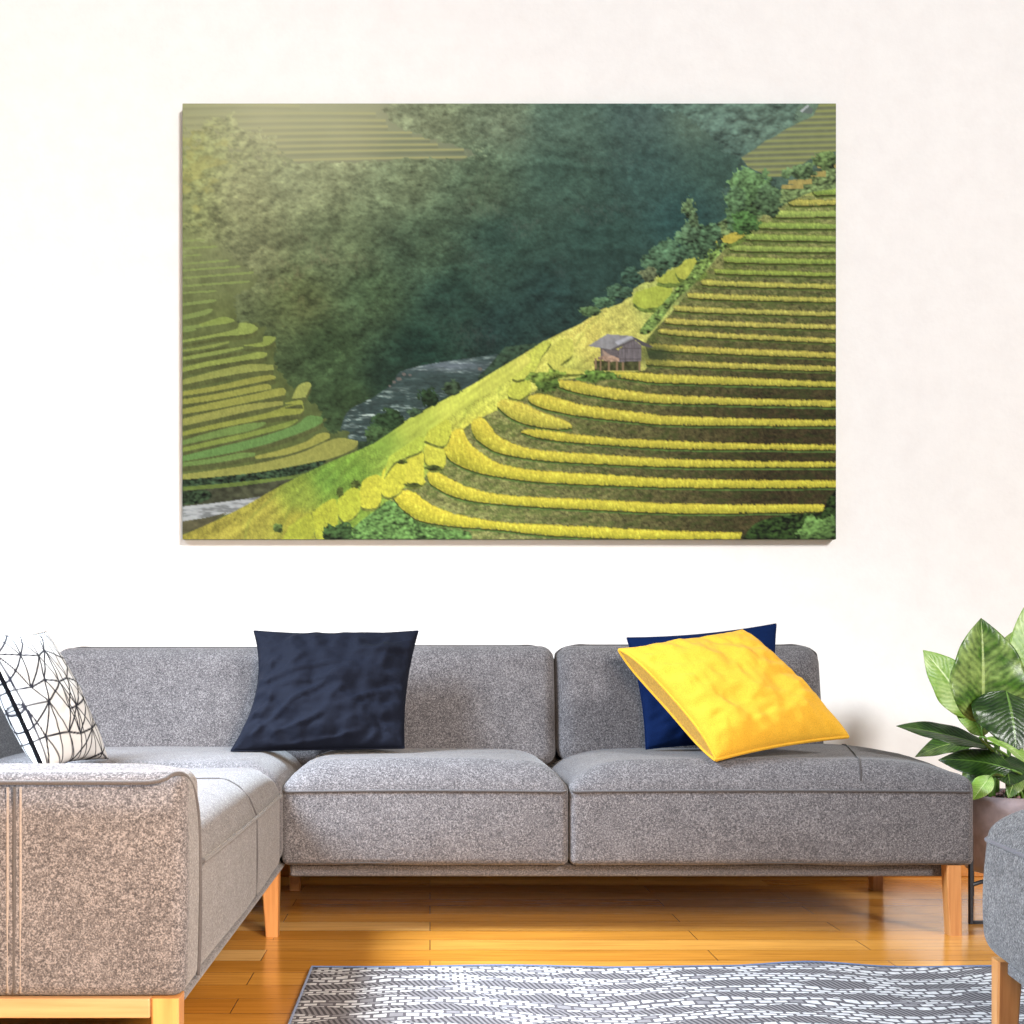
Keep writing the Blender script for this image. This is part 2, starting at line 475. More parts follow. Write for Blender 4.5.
    BIG = [([(178, 341), (215, 334), (236, 329), (240, 323), (252, 324), (258, 328)], [(178, 343.5), (215, 337), (240, 335), (252, 333), (258, 329)], (158, 158, 70)),
           ([(178, 350.5), (205, 346), (229, 341)], [(178, 352.5), (210, 348), (229, 343)], (150, 148, 66)),
           ([(244, 345), (262, 342), (264, 336), (276, 337)], [(244, 346), (266, 346), (276, 339)], (150, 150, 64)),
           ([(178, 358), (215, 351), (243, 346.5)], [(178, 361), (215, 355), (243, 348.5)], (150, 150, 68)),
           ([(178, 369), (205, 362), (240, 356), (258, 352), (267, 353)], [(178, 373), (205, 367), (240, 361), (262, 358), (267, 355)], (158, 155, 66)),
           ([(178, 381), (215, 371), (250, 364), (273, 365)], [(178, 386), (215, 378), (250, 372), (274, 370)], (160, 150, 68)),
           ([(178, 392), (215, 386), (250, 378), (270, 375), (276, 377)], [(178, 396.5), (215, 391), (250, 384), (275, 379)], (165, 150, 62)),
           ([(178, 400), (215, 394), (250, 387), (266, 384), (271, 386)], [(178, 405), (215, 400), (250, 393), (271, 389)], (165, 150, 62)),
           ([(178, 410), (215, 402), (250, 395), (280, 388), (286, 391)], [(178, 415), (215, 409), (250, 402), (285, 395)], (165, 150, 62)),
           ([(178, 420), (215, 411), (250, 404), (283, 401)], [(178, 427), (215, 419), (250, 411), (283, 405)], (163, 148, 66)),
           ([(178, 433), (215, 424), (250, 417), (270, 412), (290, 405), (302, 404), (304, 410)], [(178, 437), (215, 429), (250, 422), (275, 417), (300, 414)], (158, 148, 58)),
           ([(292, 398), (298, 386), (308, 382), (311, 386), (306, 396)], [(292, 399), (300, 398), (306, 397)], (172, 160, 72)),
           ([(285, 403), (300, 400), (303, 403)], [(285, 404), (303, 404)], (165, 155, 60)),
           ([(178, 442), (215, 431), (245, 424), (266, 422)], [(178, 446), (215, 438), (250, 431), (266, 424)], (124, 138, 64)),
           ([(178, 449), (215, 440), (250, 432), (280, 424), (298, 419)], [(178, 453), (215, 445), (250, 437), (285, 428), (298, 421)], (142, 144, 58)),
           ([(178, 457), (215, 448), (260, 437), (295, 425), (308, 416), (322, 417)], [(178, 462), (215, 456), (260, 446), (300, 433), (320, 424), (323, 419)], (112, 138, 66)),
           ([(178, 463), (215, 458), (240, 453), (255, 453)], [(178, 467), (215, 463), (255, 456)], (122, 138, 64)),
           ([(255, 456), (280, 450), (305, 442), (318, 434), (328, 433), (330, 436)], [(255, 459), (285, 455), (310, 447), (330, 438)], (168, 150, 62)),
           ([(178, 475), (215, 470), (260, 463), (300, 453), (328, 441), (342, 438), (358, 441)], [(178, 480), (215, 477), (260, 473), (300, 466), (332, 458), (352, 450), (358, 444)], (165, 148, 64))]
    for t, b, c in BIG:
        mm = inside(sm([(x, y + 4.5) for x, y in t]) + list(reversed(sm([(x, y + 5.0) for x, y in b]))))
        put(mm, tint((88, 94, 54), 0.5 * n6 + .5 * blades, .35))
        strip(t, b, c, .16)
    hedge = inside(sm([(178, 480), (215, 477), (260, 472), (300, 465), (326, 460), (316, 468), (290, 476), (230, 484), (178, 488)], 3))
    put(hedge, np.array([46, 62, 42]) * (1 + 0.5 * l2 + 0.8 * (n3 - 0.5))[..., None])
    put(inside(sm([(178, 487), (230, 483), (290, 476), (310, 473), (292, 482), (240, 486), (200, 491), (178, 491)], 3)), tint((104, 122, 58), n6, .25))
    put(inside(sm([(178, 491), (240, 486), (300, 478), (290, 486), (262, 500), (178, 510)], 3)), tint((70, 72, 52), n6, .5))
    put(inside(sm([(178, 492), (205, 490), (212, 497), (196, 504), (178, 505)], 3)), np.array([44, 58, 38]) * (1 + .5 * l2 + .6 * (n3 - .5))[..., None])
    low = inside(sm([(178, 507), (215, 503), (245, 499), (268, 496), (262, 504), (235, 512), (200, 521), (178, 523)], 3))
    put(low, np.array([120, 122, 118]) * (1 + 0.2 * (wv2 - .5))[..., None] + (np.clip((wv - .46) * 6, 0, 1) * 56)[..., None])
    put(inside([(178, 522), (210, 517), (228, 512), (210, 524), (178, 536)]), tint((92, 88, 62), n6, .3))

    # --- near hillside
    ridge = [(178, 537), (215, 521), (250, 503), (280, 486), (300, 476), (330, 462), (352, 453), (370, 445), (386, 434), (410, 418), (440, 402), (470, 386), (500, 368), (522, 355), (545, 341), (565, 331),
             (582, 323), (602, 309), (622, 303), (632, 291), (640, 285), (655, 277), (668, 270), (676, 262), (690, 258), (702, 252), (704, 244), (716, 237), (744, 231), (752, 224), (762, 214), (775, 206), (790, 200), (806, 192), (815, 184), (840, 178)]
    hill = sm(ridge, 3) + [(842, 545), (176, 545)]
    hm = inside(hill)
    U = (X * 0.86 - Y * -0.51); V = (Y * 0.86 + X * 0.51)      # along / across the ridge
    streak = fbm(46, 5, 161, 4, XX=(X * 0.82 - Y * 0.57), YY=(Y * 0.82 + X * 0.57))
    A2 = [(220, 530, 148, 132, 48), (260, 510, 152, 138, 50), (300, 525, 150, 136, 44), (300, 495, 124, 134, 46), (330, 480, 104, 136, 48), (350, 470, 112, 142, 48), (380, 450, 132, 158, 56), (340, 505, 118, 140, 46),
          (420, 430, 176, 182, 66), (400, 462, 158, 170, 62), (460, 405, 190, 190, 72), (500, 385, 200, 196, 76), (540, 360, 204, 192, 80), (590, 335, 206, 186, 84), (620, 315, 196, 182, 84), (470, 430, 182, 172, 62),
          (560, 370, 180, 176, 76), (650, 300, 176, 178, 84), (600, 440, 120, 110, 56), (700, 300, 130, 136, 72), (700, 500, 96, 86, 46)]
    num = np.zeros((PH, PW, 3)); den = np.zeros((PH, PW))
    for ax_, ay_, r, g, b in A2:
        w = 1 / (((X - ax_) ** 2 + (Y - ay_) ** 2) + 120) ** 1.8
        num += w[..., None] * np.array([r, g, b]); den += w
    hb = num / den[..., None]
    hb = (hb * .90 + hb.mean(-1, keepdims=True) * .10) * np.array([1.12, 1.16, 1.18])
    put(hm, hb * (1 + 0.42 * (streak - 0.5) + 0.34 * (blades - 0.5) + 0.22 * (n_fine - 0.5) + .3 * (n6 - .5))[..., None])
    # creases running down the flank
    for pts in ([(300, 476), (270, 500), (250, 520), (245, 540)], [(318, 470), (300, 492), (288, 512), (280, 536)], [(345, 458), (325, 480), (310, 505), (290, 530)], [(385, 437), (362, 456), (345, 470), (330, 496)],
                [(430, 410), (405, 432), (388, 452), (372, 472)], [(455, 398), (440, 415), (425, 436), (412, 452)], [(490, 380), (472, 402), (460, 424), (450, 440)], [(515, 362), (505, 378), (498, 394)], [(548, 344), (540, 358), (530, 372), (526, 388)], [(600, 316), (586, 330), (576, 346)]):
        pp = sm(pts, 8)
        d = np.full(X.shape, 99.0)
        for a, b in zip(pp[:-1], pp[1:]):
            ex, ey = b[0] - a[0], b[1] - a[1]
            t = np.clip(((X - a[0]) * ex + (Y - a[1]) * ey) / (ex * ex + ey * ey + 1e-9), 0, 1)
            d = np.minimum(d, np.hypot(X - a[0] - t * ex, Y - a[1] - t * ey))
        w = np.exp(-((d + 1.6 * (n3 - .5)) / 1.3) ** 2) * hm * 0.36 * np.clip(n6 * 2 - .2, 0.2, 1)
        img[:] = img * (1 - w[..., None]) + np.array([112, 130, 56]) * w[..., None]
    # soil risers of the main stair of terraces
    rz = inside(sm([(842, 196), (800, 196), (770, 206), (756, 222), (740, 234), (724, 250), (706, 272), (690, 290), (672, 312), (655, 330), (645, 345), (645, 370), (560, 380), (520, 400), (470, 424), (440, 452), (424, 478), (392, 498), (420, 524), (470, 545)], 3) + [(842, 545)])
    vg = np.clip((Y - 215) / 200, 0, 1) * np.clip((X - 470) / 300, 0.12, 1)
    soil = (np.array([150, 152, 90]) * (1 - vg)[..., None] + np.array([66, 56, 34]) * vg[..., None])
    weeds = np.clip((fbm(9, 4, 201, 5, gain=.8) - 0.46) * 6, 0, 1)
    soil = soil * (1 + 0.75 * (n3 - 0.5) + 0.45 * (n_fine - .5) + .35 * (n20 - .5) + .12 * l2)[..., None]
    soil = soil * (1 - 0.5 * weeds[..., None]) + (np.array([92, 116, 50]) * (1 - .42 * vg)[..., None]) * 0.5 * weeds[..., None]
    put(rz, soil)
    def bob(p, k):
        x, y = p
        return (x, y)
    BANDS = []
    # upper right stair: (left x, y at left, y at the right edge, thickness, colour)
    for (xl, yl, yr, th, c) in ((812, 187, 187, 8, (158, 170, 66)), (788, 199, 199.5, 6, (196, 178, 72)), (771, 210, 210.5, 7, (170, 178, 74)), (757, 221.5, 223, 6.5, (160, 172, 68)), (743, 233, 235.5, 6.5, (158, 168, 66)), (730, 244.5, 247, 6, (164, 172, 70)),
                                (724, 256, 259, 6, (160, 168, 64)), (715, 268.5, 272, 5, (162, 168, 62)), (702, 279.5, 284, 5.5, (196, 180, 70)), (689, 292.5, 297.5, 5.5, (198, 180, 70)), (675, 305.5, 311.5, 5.5, (196, 178, 72)),
                                (666, 318, 324.6, 5.5, (202, 180, 72)), (660, 328.5, 338.3, 5.5, (202, 180, 70)), (652, 343.5, 352.4, 6.5, (202, 178, 66)), (648, 359, 366, 6, (200, 178, 66))):
        xm = xl + (842 - xl) * .35
        top = [(xl, yl + th * .5), (xl + 3, yl), (xm, yl + (yr - yl) * .42), (842, yr)]
        bot = [(xl, yl + th * .5), (xl + 4, yl + th), (xm, yl + (yr - yl) * .42 + th), (842, yr + th - .6)]
        BANDS.append((top, bot, c))
    BANDS += [
        ([(607, 374), (609, 371.5), (640, 372), (670, 374), (836, 381.4), (842, 381.6)], [(607, 374), (614, 376.5), (640, 380.5), (670, 383), (842, 387.2)], (206, 184, 62)),
        ([(556, 384), (557, 381), (563, 379.5), (580, 381), (600, 385.5), (640, 391.5), (670, 394.5), (750, 398), (842, 400.2)], [(556, 384), (562, 388), (580, 393), (610, 398.5), (640, 401.5), (670, 403.4), (750, 405), (842, 406.8)], (208, 184, 62)),
        ([(528, 400), (529, 396), (536, 393.5), (550, 395), (575, 402.5), (610, 408), (640, 412), (670, 415.4), (750, 418), (842, 419.8)], [(528, 400), (534, 404.5), (550, 410), (580, 416), (610, 419.5), (640, 422.5), (670, 424.8), (750, 425.5), (842, 426.4)], (210, 186, 60)),
        ([(497, 406), (499, 401), (506, 399), (525, 403), (540, 411), (560, 418), (572, 424)], [(497, 406), (504, 413), (515, 420), (530, 425), (555, 429), (572, 428)], (208, 186, 64)),
        ([(521, 432), (530, 428.5), (560, 431.5), (600, 436.5), (670, 440.3), (750, 443), (842, 444.2)], [(521, 432), (540, 438), (570, 442), (610, 445), (670, 448.6), (750, 449.5), (842, 450)], (210, 186, 58)),
        ([(471, 428), (473, 420), (482, 417), (490, 425), (500, 436.6), (520, 445), (540, 449.5), (600, 454), (670, 458.2), (750, 460.5), (842, 461.4)], [(471, 428), (475, 437), (484, 445), (500, 453), (540, 460), (600, 464), (670, 466.8), (750, 467.5), (842, 467.5)], (212, 188, 58)),
        ([(444, 450), (446, 440), (454, 430), (463, 429), (468, 440), (480, 451), (500, 463), (540, 470), (600, 473.6), (670, 477.8), (750, 479.5), (842, 480)], [(444, 450), (450, 460), (465, 468), (480, 473), (500, 476.8), (540, 482), (600, 485), (670, 487.3), (750, 488), (842, 487.4)], (214, 190, 56)),
        ([(427, 476), (428, 472), (436, 470.5), (450, 478), (470, 487), (500, 494), (540, 496.8), (600, 499.2), (670, 503), (750, 504), (818, 503.8), (823, 507)], [(427, 476), (430, 483), (437, 488), (450, 495), (470, 500.5), (500, 504), (540, 507), (600, 510), (670, 513), (750, 513), (818, 511.8), (823, 508)], (214, 190, 56)),
        ([(392, 496), (393, 492), (401, 489.5), (415, 492), (425, 500), (440, 508), (460, 514.5), (500, 521.3), (540, 524), (600, 526.6), (670, 530.4), (742, 532)], [(392, 496), (400, 507), (410, 515), (420, 520.5), (450, 526), (500, 529.8), (540, 534.6), (600, 538), (670, 539.5), (740, 539.5)], (214, 190, 54)),
    ]
    CT = np.array([1.0, 1.03, 1.26])
    for i, (t, b, c) in enumerate(BANDS):
        ts, bs = sm(t), sm(b)
        if i >= 15:
            # riser skirt under the crop
            sk = inside(bs + [(x, y + 24) for x, y in reversed(bs) if True])
            put(sk & hm, soil)
        gl = inside([(x, y + 1.0) for x, y in bs] + [(x, y + 2.6) for x, y in reversed(bs)])
        mm = inside(ts + list(reversed(bs)))
        put(gl & ~mm, tint((92, 122, 58) if i >= 15 else (96, 112, 52), .5 * n3 + .5 * n6, .5))
        dk = inside([(x, y - .5) for x, y in bs] + [(x, y + 1.3) for x, y in reversed(bs)])
        put(dk & ~mm, tint((64, 66, 28), n3, .4))
        jig = inside([(x, y + 1.1) for x, y in ts] + list(reversed([(x, y - .8) for x, y in bs])))
        edge = mm & ~jig
        tx = sorted(ts); bx = sorted(bs)
        yt = np.interp(xs, [p[0] for p in tx], [p[1] for p in tx]); yb_ = np.interp(xs, [p[0] for p in bx], [p[1] for p in bx])
        rel = np.clip((Y - yt[None, :]) / np.maximum(yb_ - yt, 1.5)[None, :], 0, 1)
        cc = tint(np.array(c) * CT, 0.55 * blades + 0.15 * n3 + 0.30 * n_fine, 0.30) * (1.10 - .10 * rel - .22 * rel ** 3)[..., None]
        cc = cc + (np.clip(blades - .58, 0, 1) * 110)[..., None] * np.array([1, .95, .5])
        put(jig, cc * np.array([1, 1, 1.0]) + (rel * 4)[..., None] * np.array([-3, 0, -1]))
        put(edge & (blades > 0.44), tint(np.array(c) * CT * 0.9, 0.6 * blades + 0.4 * n3, 0.36))
    # nose cells left of the stair
    CELLS = [([(424, 448), (432, 442), (444, 449), (445, 466), (432, 470), (425, 460)], (200, 184, 60)), ([(404, 466), (411, 455), (423, 452), (424, 476), (425, 483), (411, 487), (404, 480)], (204, 184, 58)),
             ([(380, 486), (385, 467), (403, 464), (404, 487), (391, 497), (382, 494)], (202, 184, 56)), ([(358, 498), (363, 481), (380, 476), (381, 503), (370, 509), (360, 506)], (196, 178, 54)), ([(338, 500), (347, 491), (358, 488), (359, 511), (345, 521), (338, 514)], (176, 168, 50)),
             ([(313, 512), (322, 504), (336, 500), (337, 526), (330, 540), (318, 540), (314, 528)], (170, 160, 48)), ([(281, 541), (290, 526), (300, 519), (312, 515), (311, 541)], (158, 150, 46)), ([(384, 478), (392, 448), (404, 440), (424, 436), (422, 450), (404, 458), (394, 464)], (178, 178, 60)),
             ([(424, 440), (434, 424), (447, 420), (452, 430), (444, 446)], (192, 182, 60)), ([(508, 392), (512, 384), (528, 380), (531, 390), (522, 398), (510, 397)], (196, 186, 66)), ([(512, 378), (520, 362), (540, 344), (552, 342), (542, 356), (534, 372), (520, 380)], (200, 190, 72)),
             ([(548, 362), (550, 350), (560, 340), (572, 340), (572, 356), (560, 366), (586, 372), (560, 374)], (200, 184, 74))]
    for poly, c in CELLS:
        pp = sm(poly + [poly[0]], 4)
        put(inside([(x - .5, y + 2.6) for x, y in pp]) & hm, tint((118, 126, 56), n3, .45))
        put(inside(pp, 1.5), tint(np.array(c) * np.array([1.05, 1.13, 1.3]), .5 * blades + .3 * n3 + .2 * n_fine, .32))
    # round knolls above the hut
    for poly, c in (([(632, 302), (636, 293), (650, 288), (668, 284), (672, 294), (665, 305), (645, 309)], (176, 182, 68)), ([(655, 281), (662, 274), (676, 268), (698, 262), (706, 272), (690, 280), (668, 284)], (178, 180, 70)),
                    ([(674, 270), (680, 262), (700, 258), (705, 268), (696, 278), (680, 279)], (186, 184, 72)), ([(714, 240), (726, 235), (742, 231), (744, 236), (732, 243), (716, 245)], (200, 178, 68))):
        pp = sm(poly + [poly[0]], 4)
        put(inside([(x + 1, y + 4) for x, y in pp]) & hm, tint((110, 128, 58), n3, .5))
        put(inside(pp, 2), tint(np.array(c) * np.array([1.03, 1.06, 1.15]), .5 * blades + .3 * n3 + .2 * n6, .30))
    gul = inside(sm([(706, 244), (728, 243), (716, 258), (706, 270), (692, 286), (676, 300), (660, 322), (648, 334), (640, 330), (664, 302), (690, 274)], 3))
    put(gul, np.array([116, 140, 72]) * (1 + .4 * l2 + .9 * (n3 - .5))[..., None])
    # bushes along the ridge
    strip_b = inside(sm([(758, 200), (780, 190), (800, 182), (818, 172), (840, 160), (840, 186), (812, 192), (790, 202), (770, 210), (756, 222), (744, 228), (700, 244), (705, 232), (730, 216)], 3))
    put(strip_b, np.array([112, 130, 80]) * (1 + .35 * l2 + .9 * (n3 - .5))[..., None])
    for (x0, x1, y0, y1, s) in ((782, 803, 185, 189, 4), (789, 812, 180, 184, 4), (800, 826, 172, 177, 5), (818, 840, 160, 164, 8)):
        put(inside([(x0, y0), (x1, y0 - 1), (x1, y0 + s), (x0 - 1, y0 + s)]), tint((182, 164, 92), blades, .2))
    for q, (x0, y0, rx, ry, c) in enumerate(((750, 194, 24, 25, (94, 124, 76)), (735, 205, 12, 22, (90, 118, 78)), (770, 200, 14, 16, (84, 108, 72)), (745, 222, 16, 13, (80, 114, 60)), (700, 240, 22, 18, (84, 112, 78)), (690, 232, 10, 12, (92, 118, 84)),
                                            (688, 208, 7, 10, (98, 120, 80)), (694, 220, 6, 10, (96, 118, 80)), (672, 252, 16, 15, (80, 108, 78)), (655, 262, 14, 14, (76, 102, 74)), (632, 276, 11, 10, (62, 88, 70)), (648, 274, 9, 8, (104, 112, 78)), (620, 292, 14, 8, (70, 96, 72)),
                                            (604, 302, 14, 6, (76, 104, 74)), (590, 312, 12, 5, (84, 108, 68)), (800, 172, 16, 9, (96, 120, 76)), (826, 160, 12, 9, (104, 126, 72)))):
        bush(x0, y0, rx, ry, c, 300 + q * 7)
    for q, (x0, y0, rx, ry, c) in enumerate(((390, 423, 17, 15, (46, 66, 40)), (378, 436, 14, 10, (58, 78, 46)), (429, 398, 10, 11, (40, 58, 36)), (452, 389, 10, 8, (58, 74, 52)), (416, 412, 9, 5, (64, 84, 60)))):
        bush(x0, y0, rx, ry, c, 500 + q * 7)
    put(inside(sm(ridge, 3)[54:110] + [(582, 340), (386, 452)]) & hm & False, (0, 0, 0))
    # re-lay the hillside skyline over bush feet
    near = inside(sm([(370, 446), (386, 435.5), (410, 419.5), (440, 403.5), (470, 387.5), (500, 369.5), (522, 356.5), (530, 362), (500, 386), (460, 410), (420, 436), (390, 456)], 3))
    put(near, hb * (1.0 + 0.42 * (streak - 0.5) + 0.22 * (blades - 0.5))[..., None])
    # green weeds lower left and lower right, cracks under the nose
    wd = inside(sm([(343, 545), (352, 530), (362, 520), (376, 510), (390, 500), (402, 510), (416, 521), (440, 528), (470, 532), (470, 545)], 3))
    put(wd, np.array([100, 134, 70]) * (1 + .3 * l2 + .9 * (n3 - .5))[..., None])
    wd2 = inside(sm([(742, 541), (752, 526), (770, 518), (800, 514), (822, 512), (828, 500), (842, 488), (842, 545)], 3))
    put(wd2, np.array([44, 62, 28]) * (1 + .5 * l2 + 1.1 * (n3 - .5))[..., None])
    bush(822, 530, 22, 14, (96, 126, 66), 777); bush(340, 532, 16, 10, (62, 86, 46), 778, .2); bush(278, 528, 5, 5, (86, 104, 52), 779)
    bush(548, 384, 12, 8, (88, 112, 50), 781, .2); bush(598, 376, 22, 6, (104, 134, 60), 782, .2); bush(540, 378, 14, 6, (112, 132, 58), 783, .2); bush(556, 374, 10, 4, (126, 146, 62), 784)
    for (x0, y0, rx, ry) in ((434, 468, 10, 3), (414, 485, 9, 2.6), (356, 484, 5, 4), (340, 492, 4, 5), (402, 462, 6, 2)):
        bush(x0, y0, rx, ry, (74, 84, 38), 800 + int(x0), .1)
    # shade to the right of the hut
    w = np.exp(-(((X - 656) / 17) ** 2 + ((Y - 354) / 10) ** 2)) * 0.75
    img[:] = img * (1 - w[..., None]) + np.array([50, 64, 40]) * w[..., None]
    # --- hut on stilts
    put(inside([(594, 361), (640, 358), (640, 371), (595, 371)]), tint((76, 78, 46), n3, .6))
    for xx in (595.5, 600.6, 608.8, 617, 623, 639.5):
        put((np.abs(X - xx) < 0.9) & (Y > 358) & (Y < (370.5 if xx > 599 else 369)), (150, 124, 92))
    put(inside([(600.5, 346), (611, 347.5), (618, 350), (633, 338.5), (641, 345), (641, 361), (619, 362), (600.5, 358)]), tint((112, 104, 102), .6 * blades + .4 * n3, .35))
    put(inside([(619, 350), (633, 338.5), (641, 345), (641, 361), (619, 362)]), tint((124, 116, 116), .6 * fbm(1.4, 9, 900, 2) + .4 * n3, .3))
    put(((np.abs(Y - 348.5) < .5) | (np.abs(Y - 359) < .6) | (np.abs(X - 625) < .4)) & inside([(619, 347), (641, 345), (641, 361), (619, 362)]), (88, 80, 78))
    put(inside([(598, 357), (608, 354), (619, 358), (619.5, 361), (609, 362), (598, 359)]), tint((176, 146, 122), n3, .5))
    put(inside([(602, 349), (606, 352), (612, 356), (608, 357), (602, 354)]), tint((170, 146, 126), n3, .4))
    put(inside([(588, 346), (607, 334.2), (632, 336), (636, 338.2), (611, 349.5)]), tint((150, 148, 146), .5 * n6 + .5 * blades, .22))
    put(inside([(615, 342), (629, 336), (633, 337), (618, 345)]), tint((186, 186, 188), n3, .12))
    put(inside([(632, 337), (636, 338.2), (653.5, 347), (650, 347.6), (642, 345.5)]), (92, 88, 88))
    put(inside([(611, 349), (635.6, 338), (637, 339.2), (612, 351)]), (96, 90, 88))
    # --- morning mist from the upper left
    hzw = 0.58 * np.exp(-(((X - 280) / 135) ** 2 + ((Y - 92) / 90) ** 2)) + 0.13 * np.exp(-(((X - 230) / 110) ** 2 + ((Y - 210) / 80) ** 2))
    img[:] = img * (1 - hzw[..., None]) + np.array([200, 198, 160]) * hzw[..., None]
    hz2 = 0.20 * np.exp(-(((X - 735) / 90) ** 2 + ((Y - 120) / 50) ** 2))
    img[:] = img * (1 - hz2[..., None]) + np.array([150, 165, 150]) * hz2[..., None]
    img = np.clip(img, 4, 250)
    img[:] = img * 0.999
    # light smoothing
    k = 0.06
    sm_ = img.copy()
    sm_[1:-1, 1:-1] = img[1:-1, 1:-1] * (1 - 4 * k) + k * (img[:-2, 1:-1] + img[2:, 1:-1] + img[1:-1, :-2] + img[1:-1, 2:])
    return sm_

def srgb_to_lin(a):
    a = a / 255.0
    return np.where(a <= 0.04045, a / 12.92, ((a + 0.055) / 1.055) ** 2.4)

# ------------------------------------------------------------------ materials
M = {}
M['fabric'] = mat_heather('grey_heather_upholstery', lin(60, 58, 61), lin(92, 89, 91), lin(130, 126, 128))
M['seam'] = mat_cloth('grey_seam_cord', lin(74, 71, 72))
M['thread'] = mat_cloth('pale_stitching', lin(132, 124, 120))
M['ottoman'] = mat_heather('light_grey_heather_upholstery', lin(62, 61, 63), lin(98, 97, 99), lin(146, 144, 144))
M['leg'] = mat_wood('honey_oak', lin(176, 116, 64), lin(206, 148, 88), 'Z', 0.4)
M['rail'] = mat_wood('honey_oak_rail', lin(164, 122, 82), lin(188, 148, 106), 'X', 0.4)
M['dark_leg'] = mat_wood('brown_oak', lin(120, 74, 36), lin(150, 96, 50), 'Z', 0.5)
M['black_cloth'] = mat_cloth('blue_black_cotton', lin(13, 17, 30), folds=1.0, sheen=0.0, spec=.16)
M['navy'] = mat_cloth('navy_velvet', lin(4, 26, 66), folds=0.5, sheen=0.0, spec=.1)
M['yellow'] = mat_cloth('mustard_linen', lin(220, 168, 48), weave=500, folds=0.4, sheen=0.05)
M['mustard'] = mat_cloth('mustard_boucle', lin(178, 134, 42), weave=180, folds=0.6)
M['black_metal'] = mat_plain('black_metal', lin(24, 26, 34), 0.45)
M['black_cord'] = mat_cloth('black_cord', lin(6, 6, 9), sheen=0.0, spec=.05)
M['pot'] = mat_plain('taupe_glaze', lin(172, 160, 166), 0.34)
M['soil'] = mat_plain('dark_soil', lin(40, 32, 30), 0.95)
M['pebble'] = mat_plain('reddish_pebble', lin(150, 112, 112), 0.7)
M['stem'] = mat_plain('green_stem', lin(96, 132, 52), 0.5)
M['canvas_side'] = mat_plain('canvas_edge', lin(120, 126, 96), 0.8)

def wall_mat():
    m, nt, b = new_mat('white_plaster')
    v = coords(nt)
    n = noise_tex(nt, v, 9, 6, 0.65)
    n2 = noise_tex(nt, v, 60, 3)
    nt.links.new(ramp(nt, n, [(0.3, lin(243, 241, 240)), (0.7, lin(249, 248, 247))]), b.inputs['Base Color'])
    b.inputs['Roughness'].default_value = 0.9
    h = math_node(nt, 'ADD', n, math_node(nt, 'MULTIPLY', n2, 0.3))
    bump(nt, b, h, 0.25, 0.006)
    return m

def floor_mat():
    m, nt, b = new_mat('oiled_oak_planks')
    v = coords(nt)
    br = nt.nodes.new('ShaderNodeTexBrick')
    nt.links.new(v, br.inputs['Vector'])
    br.offset = 0.37; br.offset_frequency = 2
    br.inputs['Scale'].default_value = 1.0
    br.inputs['Brick Width'].default_value = 1.15
    br.inputs['Row Height'].default_value = 0.118
    br.inputs['Mortar Size'].default_value = 0.0012
    br.inputs['Mortar Smooth'].default_value = 0.3
    br.inputs['Color1'].default_value = (0, 0, 0, 1); br.inputs['Color2'].default_value = (1, 1, 1, 1)
    br.inputs['Mortar'].default_value = (0.5, 0.5, 0.5, 1)
    tone = ramp(nt, br.outputs['Color'], [(0.0, lin(196, 128, 44)), (0.45, lin(216, 150, 62)), (0.8, lin(228, 166, 82)), (1.0, lin(238, 190, 120))])
    g1 = noise_tex(nt, coords(nt, scale=(1.3, 26, 1)), 3.0, 5, 0.65)
    g2 = noise_tex(nt, coords(nt, scale=(0.6, 5, 1)), 2.0, 3, 0.5)
    gr = ramp(nt, g1, [(0.28, (0.52, 0.44, 0.36, 1)), (0.5, (0.92, 0.9, 0.88, 1)), (0.75, (1.1, 1.08, 1.02, 1))])
    col = mix(nt, 0.75, tone, gr, 'MULTIPLY')
    gr2 = ramp(nt, g2, [(0.35, (0.8, 0.76, 0.7, 1)), (0.65, (1.08, 1.06, 1.04, 1))])
    col = mix(nt, 0.7, col, gr2, 'MULTIPLY')
    col = mix(nt, br.outputs['Fac'], col, lin(70, 34, 10))
    nt.links.new(col, b.inputs['Base Color'])
    b.inputs['Roughness'].default_value = 0.2
    nt.links.new(math_node(nt, 'ADD', 0.14, math_node(nt, 'MULTIPLY', g1, 0.14)), b.inputs['Roughness'])
    b.inputs['Coat Weight'].default_value = 0.25
    b.inputs['Coat Roughness'].default_value = 0.12
    inv = math_node(nt, 'SUBTRACT', 1.0, br.outputs['Fac'])
    bump(nt, b, inv, 0.25, 0.002)
    return m

